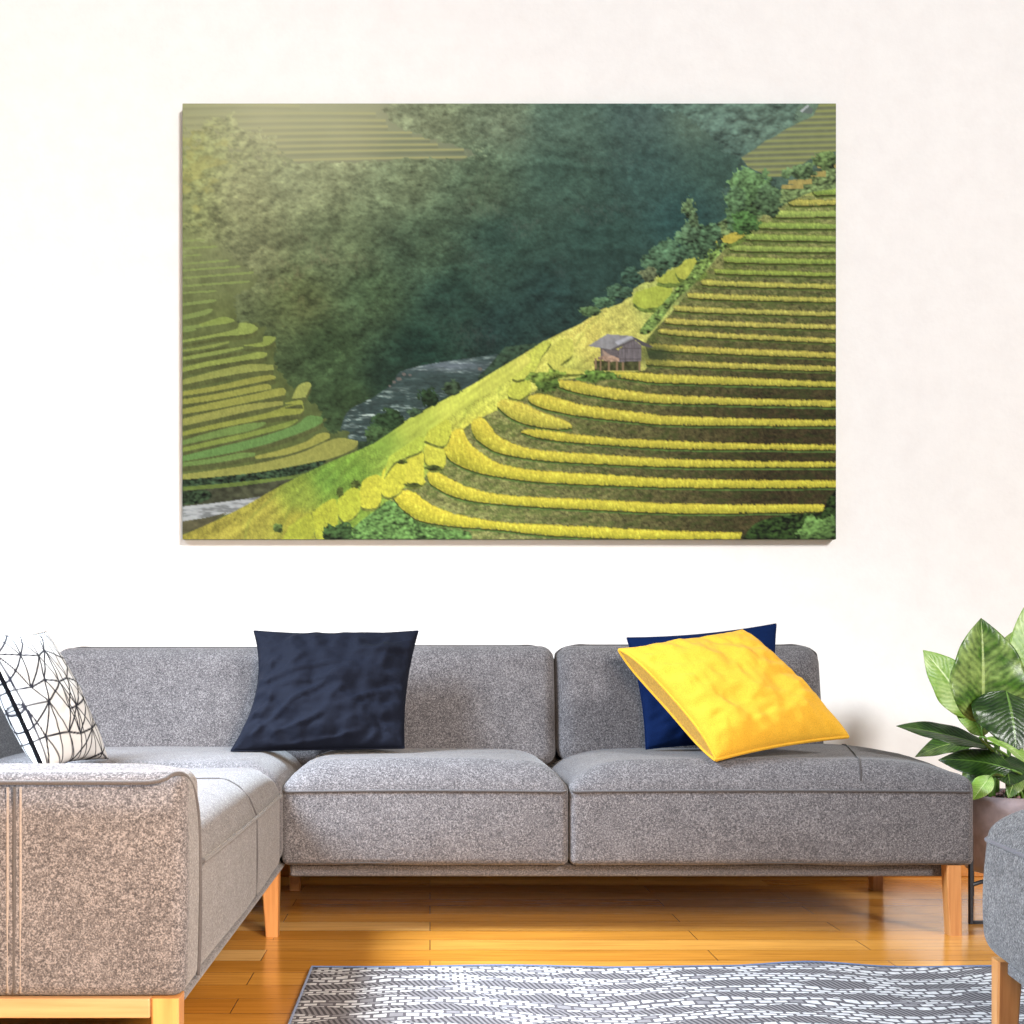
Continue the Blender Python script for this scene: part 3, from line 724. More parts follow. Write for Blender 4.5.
def rug_mat():
    m, nt, b = new_mat('woven_rug')
    t = nt.nodes.new('ShaderNodeTexCoord')
    sep = nt.nodes.new('ShaderNodeSeparateXYZ'); nt.links.new(t.outputs['Object'], sep.inputs[0])
    x, y = sep.outputs[0], sep.outputs[1]
    n = noise_tex(nt, coords(nt, scale=(1, 2.5, 1)), 3.0, 2)
    # rows wander up and down along the rug
    wob = math_node(nt, 'MULTIPLY', math_node(nt, 'SINE', math_node(nt, 'MULTIPLY', x, 9.0)), 0.022)
    yy = math_node(nt, 'ADD', math_node(nt, 'ADD', y, wob), math_node(nt, 'MULTIPLY', n, 0.10))
    cmb = nt.nodes.new('ShaderNodeCombineXYZ'); nt.links.new(x, cmb.inputs[0]); nt.links.new(yy, cmb.inputs[1])
    br = nt.nodes.new('ShaderNodeTexBrick')
    nt.links.new(cmb.outputs[0], br.inputs['Vector'])
    br.offset = 0.5
    br.inputs['Scale'].default_value = 1.0
    br.inputs['Brick Width'].default_value = 0.034
    br.inputs['Row Height'].default_value = 0.021
    br.inputs['Mortar Size'].default_value = 0.0036
    br.inputs['Mortar Smooth'].default_value = 0.1
    br.inputs['Color1'].default_value = (0, 0, 0, 1); br.inputs['Color2'].default_value = (1, 1, 1, 1)
    br.inputs['Mortar'].default_value = (0, 0, 0, 1)
    # lens-shaped dark patches
    a = math_node(nt, 'SINE', math_node(nt, 'ADD', math_node(nt, 'MULTIPLY', x, 26.0), math_node(nt, 'MULTIPLY', yy, 9.0)))
    c = math_node(nt, 'SINE', math_node(nt, 'MULTIPLY', yy, 62.0))
    p = math_node(nt, 'ADD', math_node(nt, 'MULTIPLY', a, 0.5), c)
    n2 = noise_tex(nt, cmb.outputs[0], 11, 2)
    p = math_node(nt, 'ADD', p, math_node(nt, 'MULTIPLY', math_node(nt, 'SUBTRACT', n2, 0.5), 2.2))
    lens = math_node(nt, 'GREATER_THAN', p, 0.36)
    hatch = math_node(nt, 'SINE', math_node(nt, 'MULTIPLY', math_node(nt, 'ADD', x, math_node(nt, 'MULTIPLY', yy, 0.35)), 520.0))
    hcol = ramp(nt, math_node(nt, 'ADD', math_node(nt, 'MULTIPLY', hatch, 0.5), 0.5), [(0.25, lin(72, 69, 72)), (0.75, lin(126, 122, 124))])
    wn = noise_tex(nt, cmb.outputs[0], 90, 2)
    white = ramp(nt, wn, [(0.3, lin(176, 174, 176)), (0.7, lin(212, 210, 209))])
    dash = mix(nt, br.outputs['Fac'], white, lin(92, 88, 92))
    skip = math_node(nt, 'GREATER_THAN', br.outputs['Color'], 0.86)
    dash = mix(nt, math_node(nt, 'MULTIPLY', skip, 0.8), dash, lin(108, 104, 108))
    col = mix(nt, lens, dash, hcol)
    nt.links.new(col, b.inputs['Base Color'])
    b.inputs['Roughness'].default_value = 0.95
    b.inputs['Specular IOR Level'].default_value = 0.1
    bump(nt, b, math_node(nt, 'SUBTRACT', 1.0, br.outputs['Fac']), 0.5, 0.004)
    return m

def attr_mat(name, rough=0.8, weave=None):
    m, nt, b = new_mat(name)
    a = nt.nodes.new('ShaderNodeVertexColor'); a.layer_name = 'print'
    nt.links.new(a.outputs[0], b.inputs['Base Color'])
    b.inputs['Roughness'].default_value = rough
    b.inputs['Specular IOR Level'].default_value = 0.15
    if weave:
        bump(nt, b, noise_tex(nt, coords(nt), weave, 2), 0.2, 0.002)
    return m

def leaf_mat(name, dark, mid, light, pale_amt, gloss=0.35):
    m, nt, b = new_mat(name)
    uv = nt.nodes.new('ShaderNodeUVMap'); uv.uv_map = 'leaf'
    sep = nt.nodes.new('ShaderNodeSeparateXYZ'); nt.links.new(uv.outputs[0], sep.inputs[0])
    u, v = sep.outputs[0], sep.outputs[1]
    au = math_node(nt, 'ABSOLUTE', u)
    ph = math_node(nt, 'ADD', math_node(nt, 'MULTIPLY', v, 88.0), math_node(nt, 'MULTIPLY', au, -22.0))
    nz = noise_tex(nt, coords(nt), 28, 3)
    ph = math_node(nt, 'ADD', ph, math_node(nt, 'MULTIPLY', nz, 11.0))
    w = math_node(nt, 'ADD', math_node(nt, 'MULTIPLY', math_node(nt, 'SINE', ph), 0.13), math_node(nt, 'MULTIPLY', noise_tex(nt, coords(nt, scale=(1, 1, 1.6)), 38, 5, .65), 1.0))
    nz2 = noise_tex(nt, coords(nt), 16, 3)
    pale = math_node(nt, 'MULTIPLY', math_node(nt, 'MULTIPLY', w, ramp_val(nt, nz2, 0.42, 0.60)), pale_amt * 1.2)
    basec = ramp(nt, w, [(0.15, dark), (0.85, mid)])
    col = mix(nt, pale, basec, light)
    rib = math_node(nt, 'LESS_THAN', au, 0.035)
    col = mix(nt, math_node(nt, 'MULTIPLY', rib, 0.7), col, light)
    nt.links.new(col, b.inputs['Base Color'])
    b.inputs['Roughness'].default_value = gloss
    b.inputs['Subsurface Weight'].default_value = 0.0
    bump(nt, b, w, 0.35, 0.004)
    return m

def ramp_val(nt, v, a, b_):
    n = nt.nodes.new('ShaderNodeMapRange')
    n.inputs[1].default_value = a; n.inputs[2].default_value = b_
    nt.links.new(v, n.inputs[0])
    return n.outputs[0]

M['wall'] = wall_mat(); M['floor'] = floor_mat(); M['rug'] = rug_mat()
M['print'] = attr_mat('landscape_print', 0.75)
M['pattern'] = attr_mat('line_pattern_cotton', 0.9, 500)
M['leaf_dark'] = leaf_mat('dark_green_leaf', lin(9, 25, 6), lin(38, 68, 20), lin(104, 138, 56), 0.25, 0.3)
M['leaf_mid'] = leaf_mat('variegated_leaf', lin(20, 46, 8), lin(84, 126, 34), lin(186, 208, 120), 0.6, 0.34)
M['leaf_pale'] = leaf_mat('pale_green_leaf', lin(100, 142, 46), lin(146, 182, 76), lin(214, 228, 166), 0.7, 0.4)

# ------------------------------------------------------------------ setting
o = mesh_obj('floor', box((-4.2, -1.2, -0.06), (5.2, WALL + .1, 0)), M['floor'], loc=(0, 0, 0), smooth=False); set_props(o, 'honey coloured oak plank floor', 'floor', None, 'structure')
o = mesh_obj('wall_back', box((-4.2, WALL, 0), (5.2, WALL + .1, 3.6)), M['wall'], loc=(0, WALL, 0), smooth=False); set_props(o, 'white plastered wall behind the sofa', 'wall', None, 'structure')
o = mesh_obj('baseboard_back', rbox((-4.2, WALL - .016, 0), (5.2, WALL, 0.075), .004, 2, (2, 1, 1)), mat_wood('oak_baseboard', lin(178, 108, 34), lin(204, 134, 52), 'X', .35), loc=(0, WALL, 0)); set_props(o, 'narrow oak baseboard along the white wall', 'baseboard', None, 'structure')

# ------------------------------------------------------------------ canvas print
def build_canvas():
    d = WALL - 0.034
    k = d / F
    x0, x1 = (CX0 - VX) * k, (CX1 - VX) * k
    z1, z0 = H - (CY0 - VY) * k, H - (CY1 - VY) * k
    loc = Vector(((x0 + x1) / 2, d + .03, z0))
    root = thing('canvas_picture', loc, 'large unframed canvas print of yellow terraced rice fields with a hut, hung on white wall', 'picture')
    img = srgb_to_lin(np.clip(paint_landscape(), 0, 255))
    h, w = PH + 1, PW + 1
    gx = np.linspace(x0, x1, w) - loc.x; gz = np.linspace(z1, z0, h) - loc.z
    GX, GZ = np.meshgrid(gx, gz)
    co = np.stack([GX, np.full_like(GX, d - loc.y), GZ], -1).reshape(-1, 3)
    idx = np.arange(w * h).reshape(h, w)
    q = np.stack([idx[:-1, :-1], idx[1:, :-1], idx[1:, 1:], idx[:-1, 1:]], -1).reshape(-1, 4)
    me = bpy.data.meshes.new('printed_landscape')
    me.vertices.add(len(co)); me.vertices.foreach_set('co', co.ravel())
    me.loops.add(q.size); me.loops.foreach_set('vertex_index', q.ravel().astype(np.int32))
    me.polygons.add(len(q)); me.polygons.foreach_set('loop_start', np.arange(0, q.size, 4, dtype=np.int32))
    me.update(); me.validate()
    col = np.ones((h, w, 4), np.float32)
    pad = np.pad(img, ((0, 1), (0, 1), (0, 0)), 'edge')
    pad2 = np.pad(img, ((1, 0), (1, 0), (0, 0)), 'edge')
    col[..., :3] = (pad + pad2) / 2
    a = me.color_attributes.new('print', 'FLOAT_COLOR', 'POINT')
    a.data.foreach_set('color', (col * np.array(PRINT_GAIN + [1], np.float32)).ravel().astype(np.float32))
    me.materials.append(M['print'])
    p = bpy.data.objects.new('printed_landscape', me); C.objects.link(p); p.parent = root
    mesh_obj('canvas_body', rbox((x0, d + .0006, z0), (x1, WALL - .004, z1), .002, 2, (2, 2, 2)), M['canvas_side'], root)
    return root
PRINT_GAIN = [0.77, 0.82, 0.90]
build_canvas()

# ------------------------------------------------------------------ corner sofa
FY = 3.35                        # front plane of the long section
sofa = thing('corner_sofa', (0.2, 3.6, 0), 'large grey heathered fabric corner sofa with oak legs standing against white wall', 'sofa')

def seat_fn(xl, xr, right_end=False, front=FY):
    def f(x, y, z, u, v, w):
        zs = 0.40
        if z > zs:
            t = (z - zs) / (0.468 - zs)
            fr = max(0, -v)
            y += 0.055 * t * t * max(0, min(1, (front + .25 - y) / .25))
            cr = 0.016 * (1 - u ** 4) * (1 - max(0, v) ** 4)
            z += cr * t
            z -= 0.030 * t * (max(0, abs(u) - .70) / .30) ** 1.6 * (0.4 if right_end and u > 0 else 1)
            if not (right_end and u > 0): x -= math.copysign(.010, u) * t * t * (max(0, abs(u) - .8) / .2)
            if not right_end or u < 0:
                z -= 0.02 * t * (max(0, abs(u) - .86) / .14) ** 2
            if right_end:
                s = max(0, min(1, (x - 0.85) / .35)); z += 0.016 * s * s * t * max(0, v * .7 + .5)
                s2 = max(0, (x - 1.2) / .295); z -= 0.022 * s2 ** 2 * t
        else:
            y -= 0.008 * (1 - u * u) * math.sin(math.pi * min(1, max(0, (z - .19) / .21)))
        if v > .0 and right_end and u > 0:
            pass
        if right_end:
            s = max(0, (x - 0.9) / .584)
            x += s * max(0, y - FY) * 0.115
            if z > .41: x -= 0.035 * s * ((z - .41) / .07) ** 2
        wr = mnoise.noise(Vector((x * 7, y * 7, z * 9))) * 0.003
        return (x, y + wr * .4, z + wr)
    return f

def seam_line(xs, yf, zf, r=0.0035):
    return [Vector((x, yf(x), zf(x))) for x in xs]

def long_seat(xl, xr, right_end, label):
    s = mesh_obj('seat_cushion', rbox((xl, FY, 0.193), (xr, 4.02, 0.468), 0.020, 4, (28, 20, 10), seat_fn(xl, xr, right_end)), M['fabric'], sofa, label=label)
    n = 30; e = 0.016
    pts = [Vector((xl + .001, FY + .06, 0.400)), Vector((xl + .005, FY + .010, 0.3995))]
    for i in range(n + 1):
        x = xl + e + (xr - xl - 2 * e) * i / n
        u = (x - (xl + xr) / 2) / ((xr - xl) / 2)
        pts.append(Vector((x, FY - 0.0015, 0.399 - 0.003 * u * u)))
    if right_end:
        pts += [Vector((xr - .008, FY + .014, .396)), Vector((xr + .004, FY + .06, .396)), Vector((xr + .028, FY + .3, .396))]
    else:
        pts += [Vector((xr - .005, FY + .010, 0.3985)), Vector((xr - .001, FY + .06, 0.400))]
    mesh_obj('piping', tube(smooth_path(pts, 3), 0.0036, 6), M['seam'], s)
    # lower hem
    pts = [Vector((xl + .02 + (xr - xl - .04) * i / 20, FY + .004, 0.201)) for i in range(21)]
    mesh_obj('hem', tube(pts, 0.0022, 6), M['seam'], s)
    return s
long_seat(-0.409, 0.381, False, 'middle seat cushion')
rs_ = long_seat(0.384, 1.495, True, 'wide right seat cushion')
# cross seam on the open right end of the wide cushion (laid on the surface)
def drop_on(obj, pts, lift=0.001):
    from mathutils.bvhtree import BVHTree
    off = root_of(obj).location
    bv = BVHTree.FromPolygons([v.co + off for v in obj.data.vertices], [tuple(p.vertices) for p in obj.data.polygons])
    out = []
    for (x, y) in pts:
        hit = bv.ray_cast(Vector((x, y, 2.0)), Vector((0, 0, -1)))
        if hit[0] is not None: out.append(hit[0] + Vector((0, 0, lift)))
    return out
ln = drop_on(rs_, [(1.184 + .15 * (i / 24) ** 1.1 + .01 * math.sin(i / 24 * 3.1), FY + .006 + (.60 - .006) * i / 24) for i in range(25)])
mesh_obj('cross_seam', tube(ln, 0.003, 6), M['seam'], rs_)

# corner and side seats (running towards the camera on the left)
XE = -0.402
def side_fn(y0, y1, zc, near=False):
    def f(x, y, z, u, v, w):
        zs = 0.395
        if z > zs:
            t = (z - zs) / (0.47 - zs)
            x -= 0.05 * t * t * max(0, min(1, (x - (XE - .25)) / .25))
            z += 0.014 * (1 - v ** 4) * t
            z -= 0.016 * t * (max(0, abs(v) - .8) / .2) ** 2
        else:
            x += 0.006 * (1 - v * v)
            if z < .30 and False: x -= 0
        wr = mnoise.noise(Vector((x * 7, y * 7, z * 9 + 4))) * 0.003
        return (x, y, z + wr)
    return f
def side_seat(y0, y1, zt, label, bottom=0.193):
    s = mesh_obj('seat_cushion', rbox((-1.25, y0, bottom), (XE, y1, zt), 0.034, 4, (20, 22, 10), side_fn(y0, y1, zt)), M['fabric'], sofa, label=label)
    return s
s1 = side_seat(2.10, 3.292, 0.468, 'long side seat cushion nearest the arm')
def edge_seam(obj, pts, r=0.0046, name='piping'):
    return mesh_obj(name, tube(smooth_path(pts, 4), r, 6), M['seam'], obj)
edge_seam(s1, [Vector((XE + .0035 + .006 * (1 - ((y - 2.696) / .6) ** 2), y, .396)) for y in np.linspace(2.13, 3.25, 14)] + [Vector((XE - .012, 3.282, .397)), Vector((XE - .06, 3.291, .4))])
ln = drop_on(s1, [(-1.1 + (XE - .012 + 1.1) * i / 30, 2.79) for i in range(31)], 0.0008)
ln += [Vector((XE + .005, 2.79, .40)), Vector((XE + .007, 2.79, .30)), Vector((XE + .004, 2.79, .215))]
mesh_obj('cross_seam', tube(ln, 0.003, 6), M['seam'], s1)
s2 = mesh_obj('seat_cushion', rbox((-1.25, 3.296, 0.193), (XE - .004, 4.02, 0.474), 0.05, 4, (20, 18, 10), side_fn(3.3, 4.0, .47)), M['fabric'], sofa, label='corner seat cushion')

# arm at the near end of the side section
AX1, AY0, AY1 = -0.400, 1.985, 2.115
def arm_fn(x, y, z, u, v, w):
    # outer lip flares up and out at the right-hand front edge
    if z > .5:
        t = (z - .5) / .06
        y += 0.022 * t * max(0, -v) 
        z += 0.012 * max(0, v) * t
        z -= 0.016 * t * max(0, (x + .52) / .13) ** 2 * max(0, v + .2)
    k = max(0, min(1, (x - (AX1 - .05)) / .05))
    x += 0.004 * k * math.sin(max(0, (z - .19)) * 8)
    wr = mnoise.noise(Vector((x * 6, y * 6, z * 6 + 9))) * 0.003
    return (x, y + wr, z)
arm = mesh_obj('arm', rbox((-1.40, AY0, 0.196), (AX1, AY1, 0.562), 0.024, 4, (26, 6, 14), arm_fn), M['fabric'], sofa)
# welt along the top front edge, curling up at the outer corner and down the side
pts = [Vector((x, AY0 - .0015, .5475)) for x in np.linspace(-1.38, -.47, 16)] + [Vector((-.450, AY0 - .001, .5485)), Vector((-.432, AY0 + .002, .553)), Vector((-.420, AY0 + .012, .560)), Vector((-.410, AY0 + .03, .5595)), Vector((-.403, AY0 + .055, .548)), Vector((-.3985, AY0 + .085, .52)), Vector((-.3965, AY0 + .108, .47)), Vector((-.396, AY0 + .118, .38)), Vector((-.3965, AY0 + .12, .28)), Vector((-.399, AY0 + .118, .205))]
mesh_obj('piping', tube(smooth_path(pts, 4), 0.0038, 8), M['seam'], arm)
for dx, mk in ((0, 'seam'), (-.011, 'thread'), (.010, 'thread')):
    p = [Vector((-.676 + dx, AY0 + .001 + mnoise.noise(Vector((0, 0, z * 6))) * .0, z)) for z in np.linspace(.205, .54, 14)]
    mesh_obj('stitch_line', tube(p, 0.0024 if mk == 'thread' else .0032, 6), M[mk], arm)

# back cushions
def back_fn(x, y, z, u, v, w):
    lean = (z - .44) / .37
    y += 0.07 * lean
    y -= 0.018 * (1 - u * u) * (1 - w * w) * max(0, -v)
    wr = mnoise.noise(Vector((x * 5, y * 5, z * 6 + 20))) * 0.004
    return (x, y + wr, z)
def back_cushion(xl, xr, zt, label, r=0.045, y0=3.885):
    b_ = mesh_obj('back_cushion', rbox((xl, y0, .425), (xr, y0 + .165, zt), r, 5, (22, 6, 14), back_fn), M['fabric'], sofa, label=label)
    e = .03
    def pt(x, z): 
        return Vector((x, y0 + .06 + .07 * (z - .44) / .37, z))
    pts = [pt(xl + .001, .47), pt(xl + .001, zt - .07), pt(xl + .014, zt - .018), pt(xl + .07, zt + .001)] + [pt(x, zt + .001) for x in np.linspace(xl + .12, xr - .12, 8)] + [pt(xr - .07, zt + .001), pt(xr - .014, zt - .018), pt(xr - .001, zt - .07), pt(xr - .001, .47)]
    mesh_obj('piping', tube(smooth_path(pts, 4), 0.003, 6), M['seam'], b_)
    return b_
back_cushion(-1.225, -0.325, .803, 'corner back cushion', .05)
back_cushion(-0.321, 0.404, .809, 'middle back cushion')
back_cushion(0.408, 1.272, .811, 'right back cushion', .06)
# side back cushion along the left
def sback_fn(x, y, z, u, v, w):
    x -= 0.16 * (z - .44) / .37
    return (x, y, z)
mesh_obj('back_cushion', rbox((-1.36, 2.10, .425), (-1.17, 3.87, .79), .05, 4, (6, 24, 12), sback_fn), M['fabric'], sofa, label='side back cushion')
# rear frames and base rails
mesh_obj('back_frame', rbox((-1.40, 4.13, .16), (1.23, 4.20, .74), .02, 3, (10, 2, 8)), M['fabric'], sofa)
mesh_obj('side_frame', rbox((-1.50, 2.115, .16), (-1.42, 4.12, .62), .02, 3, (2, 10, 8)), M['fabric'], sofa)
mesh_obj('base_rail', rbox((-.39, FY + .05, .155), (1.432, 4.12, .1925), .008, 3, (12, 6, 2)), M['fabric'], sofa)
mesh_obj('base_rail', rbox((-1.40, 2.03, .178), (XE - .006, 4.12, .1925), .006, 3, (6, 12, 2)), M['fabric'], sofa)
mesh_obj('wooden_rail', rbox((-1.40, AY0 + .003, .163), (-.456, AY0 + .04, .1955), .003, 2, (8, 2, 2)), M['rail'], sofa, label='pale oak rail under the arm')
def leg(bot, top, z1, mat='leg', label=None):
    return mesh_obj('leg', prism(bot, top, 0.0, z1), M[mat], sofa, smooth=False, label=label)
leg((1.428, FY + .005, 1.463, FY + .042), (1.421, FY + .005, 1.461, FY + .048), .1935)
leg((1.466, 4.045, 1.503, 4.085), (1.466, 4.04, 1.506, 4.09), .20)
mesh_obj('leg_bracket', rbox((1.38, 4.02, .17), (1.51, 4.11, .195), .004, 2, (2, 2, 2)), M['fabric'], sofa)
leg((-.466, 4.045, -.432, 4.085), (-.468, 4.04, -.428, 4.09), .178)
leg((-.450, 3.338, -.416, 3.378), (-.4615, 3.332, -.4135, 3.382), .1785)
leg((-.452, AY0 + .004, -.410, AY0 + .046), (-.4545, AY0 + .002, -.409, AY0 + .05), .1958)
leg((-1.39, 4.045, -1.35, 4.085), (-1.39, 4.04, -1.35, 4.09), .178)
leg((-1.39, AY0 + .05, -1.35, AY0 + .09), (-1.39, AY0 + .05, -1.35, AY0 + .1), .178)

# ------------------------------------------------------------------ pillows
def pillow_grid(c4, T, N=44, pinch=0.05, pl=None, pb=None, gus=0.0, wr_amp=0.012, seed=0, sag=0.25, flat_back=0.6, powr=.5, crease=.5):
    """c4 = TL, TR, BR, BL corner points.  Returns (front/back verts+faces, front loop, back loop)."""
    TL, TR, BR, BL = [Vector(c) for c in c4]
    nrm = (TR - TL).cross(TL - BL).normalized()      # towards the viewer when corners run clockwise
    if nrm.y > 0: nrm = -nrm
    def base(u, v):
        s, t = (u + 1) / 2, (v + 1) / 2              # v up
        ce = (TL + TR + BR + BL) / 4
        p = (BL * (1 - s) + BR * s) * (1 - t) + (TL * (1 - s) + TR * s) * t
        # concave edges
        k = pinch
        hx = ((TR - TL) + (BR - BL)) / 4; hy = ((TL - BL) + (TR - BR)) / 4
        kx = (pl if pl is not None and u < 0 else k); ky = (pb if pb is not None and v < 0 else k)
        p = p - hx * (u * abs(u) ** 2) * kx * (1 - v * v) * 1.0 - hy * (v * abs(v) ** 2) * ky * (1 - u * u)
        return p
    def prof(u, v):
        a = max(0, 1 - u * u); b = max(0, 1 - v * v)
        q = (a * b) ** powr
        return q * (1 - sag * v * 0.6)
    verts = []; faces = []
    sides = []
    for side in (1, -1):
        ids = {}
        for i in range(N + 1):
            for j in range(N + 1):
                u = -1 + 2 * i / N; v = -1 + 2 * j / N
                u = math.sin(u * math.pi / 2) * .55 + u * .45; v = math.sin(v * math.pi / 2) * .55 + v * .45
                edge = i in (0, N) or j in (0, N)
                if edge and side == -1 and gus == 0:
                    ids[i, j] = sides[0][i, j]; continue
                h = prof(u, v) * T / 2 * (1 if side == 1 else flat_back) + (gus * (1 - v ** 4) * (.35 + .65 * u * u) + .004) / 2 * (1 if gus else 0)
                p = base(u, v)
                q = Vector((u * 2.2 + seed, v * 2.2, side * 3.0))
                w = mnoise.fractal(q, 1.0, 2.0, 4) * wr_amp
                # long soft creases running across the cover
                rd = 1 - abs(mnoise.noise(Vector((u * 1.1 + v * .9 + seed, v * 3.4 - u * 1.6, side * 2 + seed)))) * 2
                w += (max(0, rd) ** 3) * wr_amp * .55 * crease
                # gathers that radiate from the edges
                er = max(abs(u), abs(v))
                g = max(0, er - .55) / .45
                along = v if abs(u) > abs(v) else u
                w += math.sin(along * 23 + 3 * mnoise.noise(q * 2)) * wr_amp * .30 * g * (1 - g) * 4
                hh = h + w * (prof(u, v) ** .7)
                verts.append(p + nrm * hh * side); ids[i, j] = len(verts) - 1
        sides.append(ids)
        for i in range(N):
            for j in range(N):
                faces.append((ids[i, j], ids[i + 1, j], ids[i + 1, j + 1], ids[i, j + 1]))
    loop_ij = [(i, 0) for i in range(N)] + [(N, j) for j in range(N)] + [(i, N) for i in range(N, 0, -1)] + [(0, j) for j in range(N, 0, -1)]
    fl = [sides[0][k] for k in loop_ij]; bl = [sides[1][k] for k in loop_ij]
    return verts, faces, fl, bl

def pillow(name, c4, T, mat, label, pipe_mat=None, pipe_r=0.003, N=44, **kw):
    verts, faces, fl, bl = pillow_grid(c4, T, N, **kw)
    lo = min(v.z for v in verts)
    cx = sum(v.x for v in verts) / len(verts); cy = sum(v.y for v in verts) / len(verts)
    o = mesh_obj(name, (verts, faces), mat, loc=(cx, cy, lo))
    set_props(o, label, 'cushion')
    gus = kw.get('gus', 0)
    if gus:
        n = len(fl)
        v2 = [verts[k] for k in fl] + [verts[k] for k in bl]
        f2 = [(k, (k + 1) % n, n + (k + 1) % n, n + k) for k in range(n)]
        g = mesh_obj('side_panel', (v2, f2), M['mustard'], o, label='textured mustard side panel')
        mesh_obj('piping', tube([verts[k] for k in fl], pipe_r, 6, True), pipe_mat, o)
        mesh_obj('piping', tube([verts[k] for k in bl], pipe_r, 6, True), pipe_mat, o)
    elif pipe_mat:
        mesh_obj('edge_seam', tube([verts[k] for k in fl], pipe_r, 6, True), pipe_mat, o)
    return o, verts

pillow('cushion', (P(254, 631, 3.80), P(418, 631, 3.80), P(404, 748, 3.61), P(231, 751, 3.60)), .15, M['black_cloth'],
       'crumpled blue-black square cushion standing alone in front of the back cushions', M['black_cloth'], .0025, pinch=.06, pl=.17, pb=.0, crease=1.0, wr_amp=.026, seed=3, N=70, flat_back=.6)
pillow('cushion', (P(627, 638, 3.83), P(776, 624, 3.83), P(782, 746, 3.72), P(646, 749, 3.70)), .12, M['navy'],
       'bright navy blue velvet cushion mostly hidden behind the yellow one', M['navy'], .0025, pinch=.06, wr_amp=.016, seed=9, N=50, flat_back=.5)
pillow('cushion', (P(619, 650, 3.60), P(742, 631, 3.68), P(848, 737, 3.50), P(716, 760, 3.37)), .17, M['yellow'],
       'bright yellow piped box cushion slumped against a navy cushion', M['yellow'], .0042, pinch=.05, gus=.055, wr_amp=.020, seed=14, N=64, flat_back=.25, sag=.15)

# line-patterned cushion on the left
def build_pattern_cushion():
    FT, FB = P(46, 632, 3.40), P(108, 759, 3.30)     # far edge top / bottom
    NB, NT = P(44, 772, 2.86), P(-22, 632, 2.92)     # near edge bottom / top
    c4 = (NT, FT, FB, NB)
    verts, faces, fl, bl = None, None, None, None
    TL, TR, BR, BL = [Vector(c) for c in c4]
    N = 130
    nrm = Vector((0.86, -0.42, 0.30)).normalized()
    rnd = random.Random(4)
    # triangulated line lattice, lines straight between jittered nodes
    nodes = {}
    G = 5
    for a in range(-1, G + 2):
        for b in range(-1, G + 2):
            nodes[a, b] = ((a + (.5 if b % 2 else 0) + rnd.uniform(-.28, .28)) / G * 2 - 1, (b + rnd.uniform(-.28, .28)) / G * 2 - 1)
    segs = []
    for (a, b), p in nodes.items():
        sh = 1 if b % 2 else 0
        for q in ((a + 1, b), (a + sh, b + 1), (a + sh - 1, b + 1)):
            if q in nodes and rnd.random() > .12: segs.append((p, nodes[q]))
        if rnd.random() > .5 and (a + 1 + sh, b + 1) in nodes: segs.append((p, nodes[a + 1 + sh, b + 1]))
        if rnd.random() > .6 and (a + sh, b + 2) in nodes: segs.append((p, nodes[a, b + 2]))
    verts = []; faces = []; uvs = []
    sides = []
    for side in (1, -1):
        ids = {}
        for i in range(N + 1):
            for j in range(N + 1):
                u = -1 + 2 * i / N; v = -1 + 2 * j / N
                edge = i in (0, N) or j in (0, N)
                if edge and side == -1: ids[i, j] = sides[0][i, j]; continue
                s, t = (u + 1) / 2, (v + 1) / 2
                p = (BL * (1 - s) + BR * s) * (1 - t) + (TL * (1 - s) + TR * s) * t
                hx = ((TR - TL) + (BR - BL)) / 4; hy = ((TL - BL) + (TR - BR)) / 4
                p = p - hx * (u * abs(u) ** 2) * .05 * (1 - v * v) - hy * (v * abs(v) ** 2) * .07 * (1 - u * u)
                q = (max(0, 1 - u * u) * max(0, 1 - v * v)) ** (.45 if side == 1 else .34)
                w = mnoise.fractal(Vector((u * 2, v * 2, side * 5)), 1, 2, 3) * .006
                verts.append(p + nrm * side * (q * (.065 if side == 1 else .085) + w * q)); uvs.append((u, v, side)); ids[i, j] = len(verts) - 1
        sides.append(ids)
        for i in range(N):
            for j in range(N):
                faces.append((ids[i, j], ids[i + 1, j], ids[i + 1, j + 1], ids[i, j + 1]))
    lo = min(v.z for v in verts)
    o = mesh_obj('cushion', (verts, faces), M['pattern'], loc=(sum(v.x for v in verts) / len(verts), sum(v.y for v in verts) / len(verts), lo))
    set_props(o, 'white cushion with black crossing line pattern leaning in the left corner of the sofa', 'cushion')
    uv = np.array(uvs)
    U_, V_ = uv[:, 0], uv[:, 1]
    d = np.full(len(uv), 9.0)
    for (x0, y0), (x1, y1) in segs:
        ex, ey = x1 - x0, y1 - y0
        t = np.clip(((U_ - x0) * ex + (V_ - y0) * ey) / (ex * ex + ey * ey + 1e-9), 0, 1)
        d = np.minimum(d, np.hypot(U_ - x0 - t * ex, V_ - y0 - t * ey))
    k = np.clip((d - .010) / .011, 0, 1)[:, None]
    white = np.array(lin(216, 214, 212)[:3]); ink = np.array(lin(30, 30, 38)[:3])
    col = np.ones((len(uv), 4), np.float32); col[:, :3] = ink * (1 - k) + white * k
    a = o.data.color_attributes.new('print', 'FLOAT_COLOR', 'POINT')
    a.data.foreach_set('color', col.ravel())
    loop = [(0, j) for j in range(N, -1, -1)]
    mesh_obj('piping', tube([verts[sides[0][k_]] for k_ in loop], .0058, 8), M['black_cord'], o, label='thick black edge cord')
    loop = [(i, N) for i in range(N + 1)] + [(N, j) for j in range(N, -1, -1)]
    mesh_obj('piping', tube([verts[sides[0][k_]] for k_ in loop], .002, 6), M['black_cord'], o)
    return o
build_pattern_cushion()

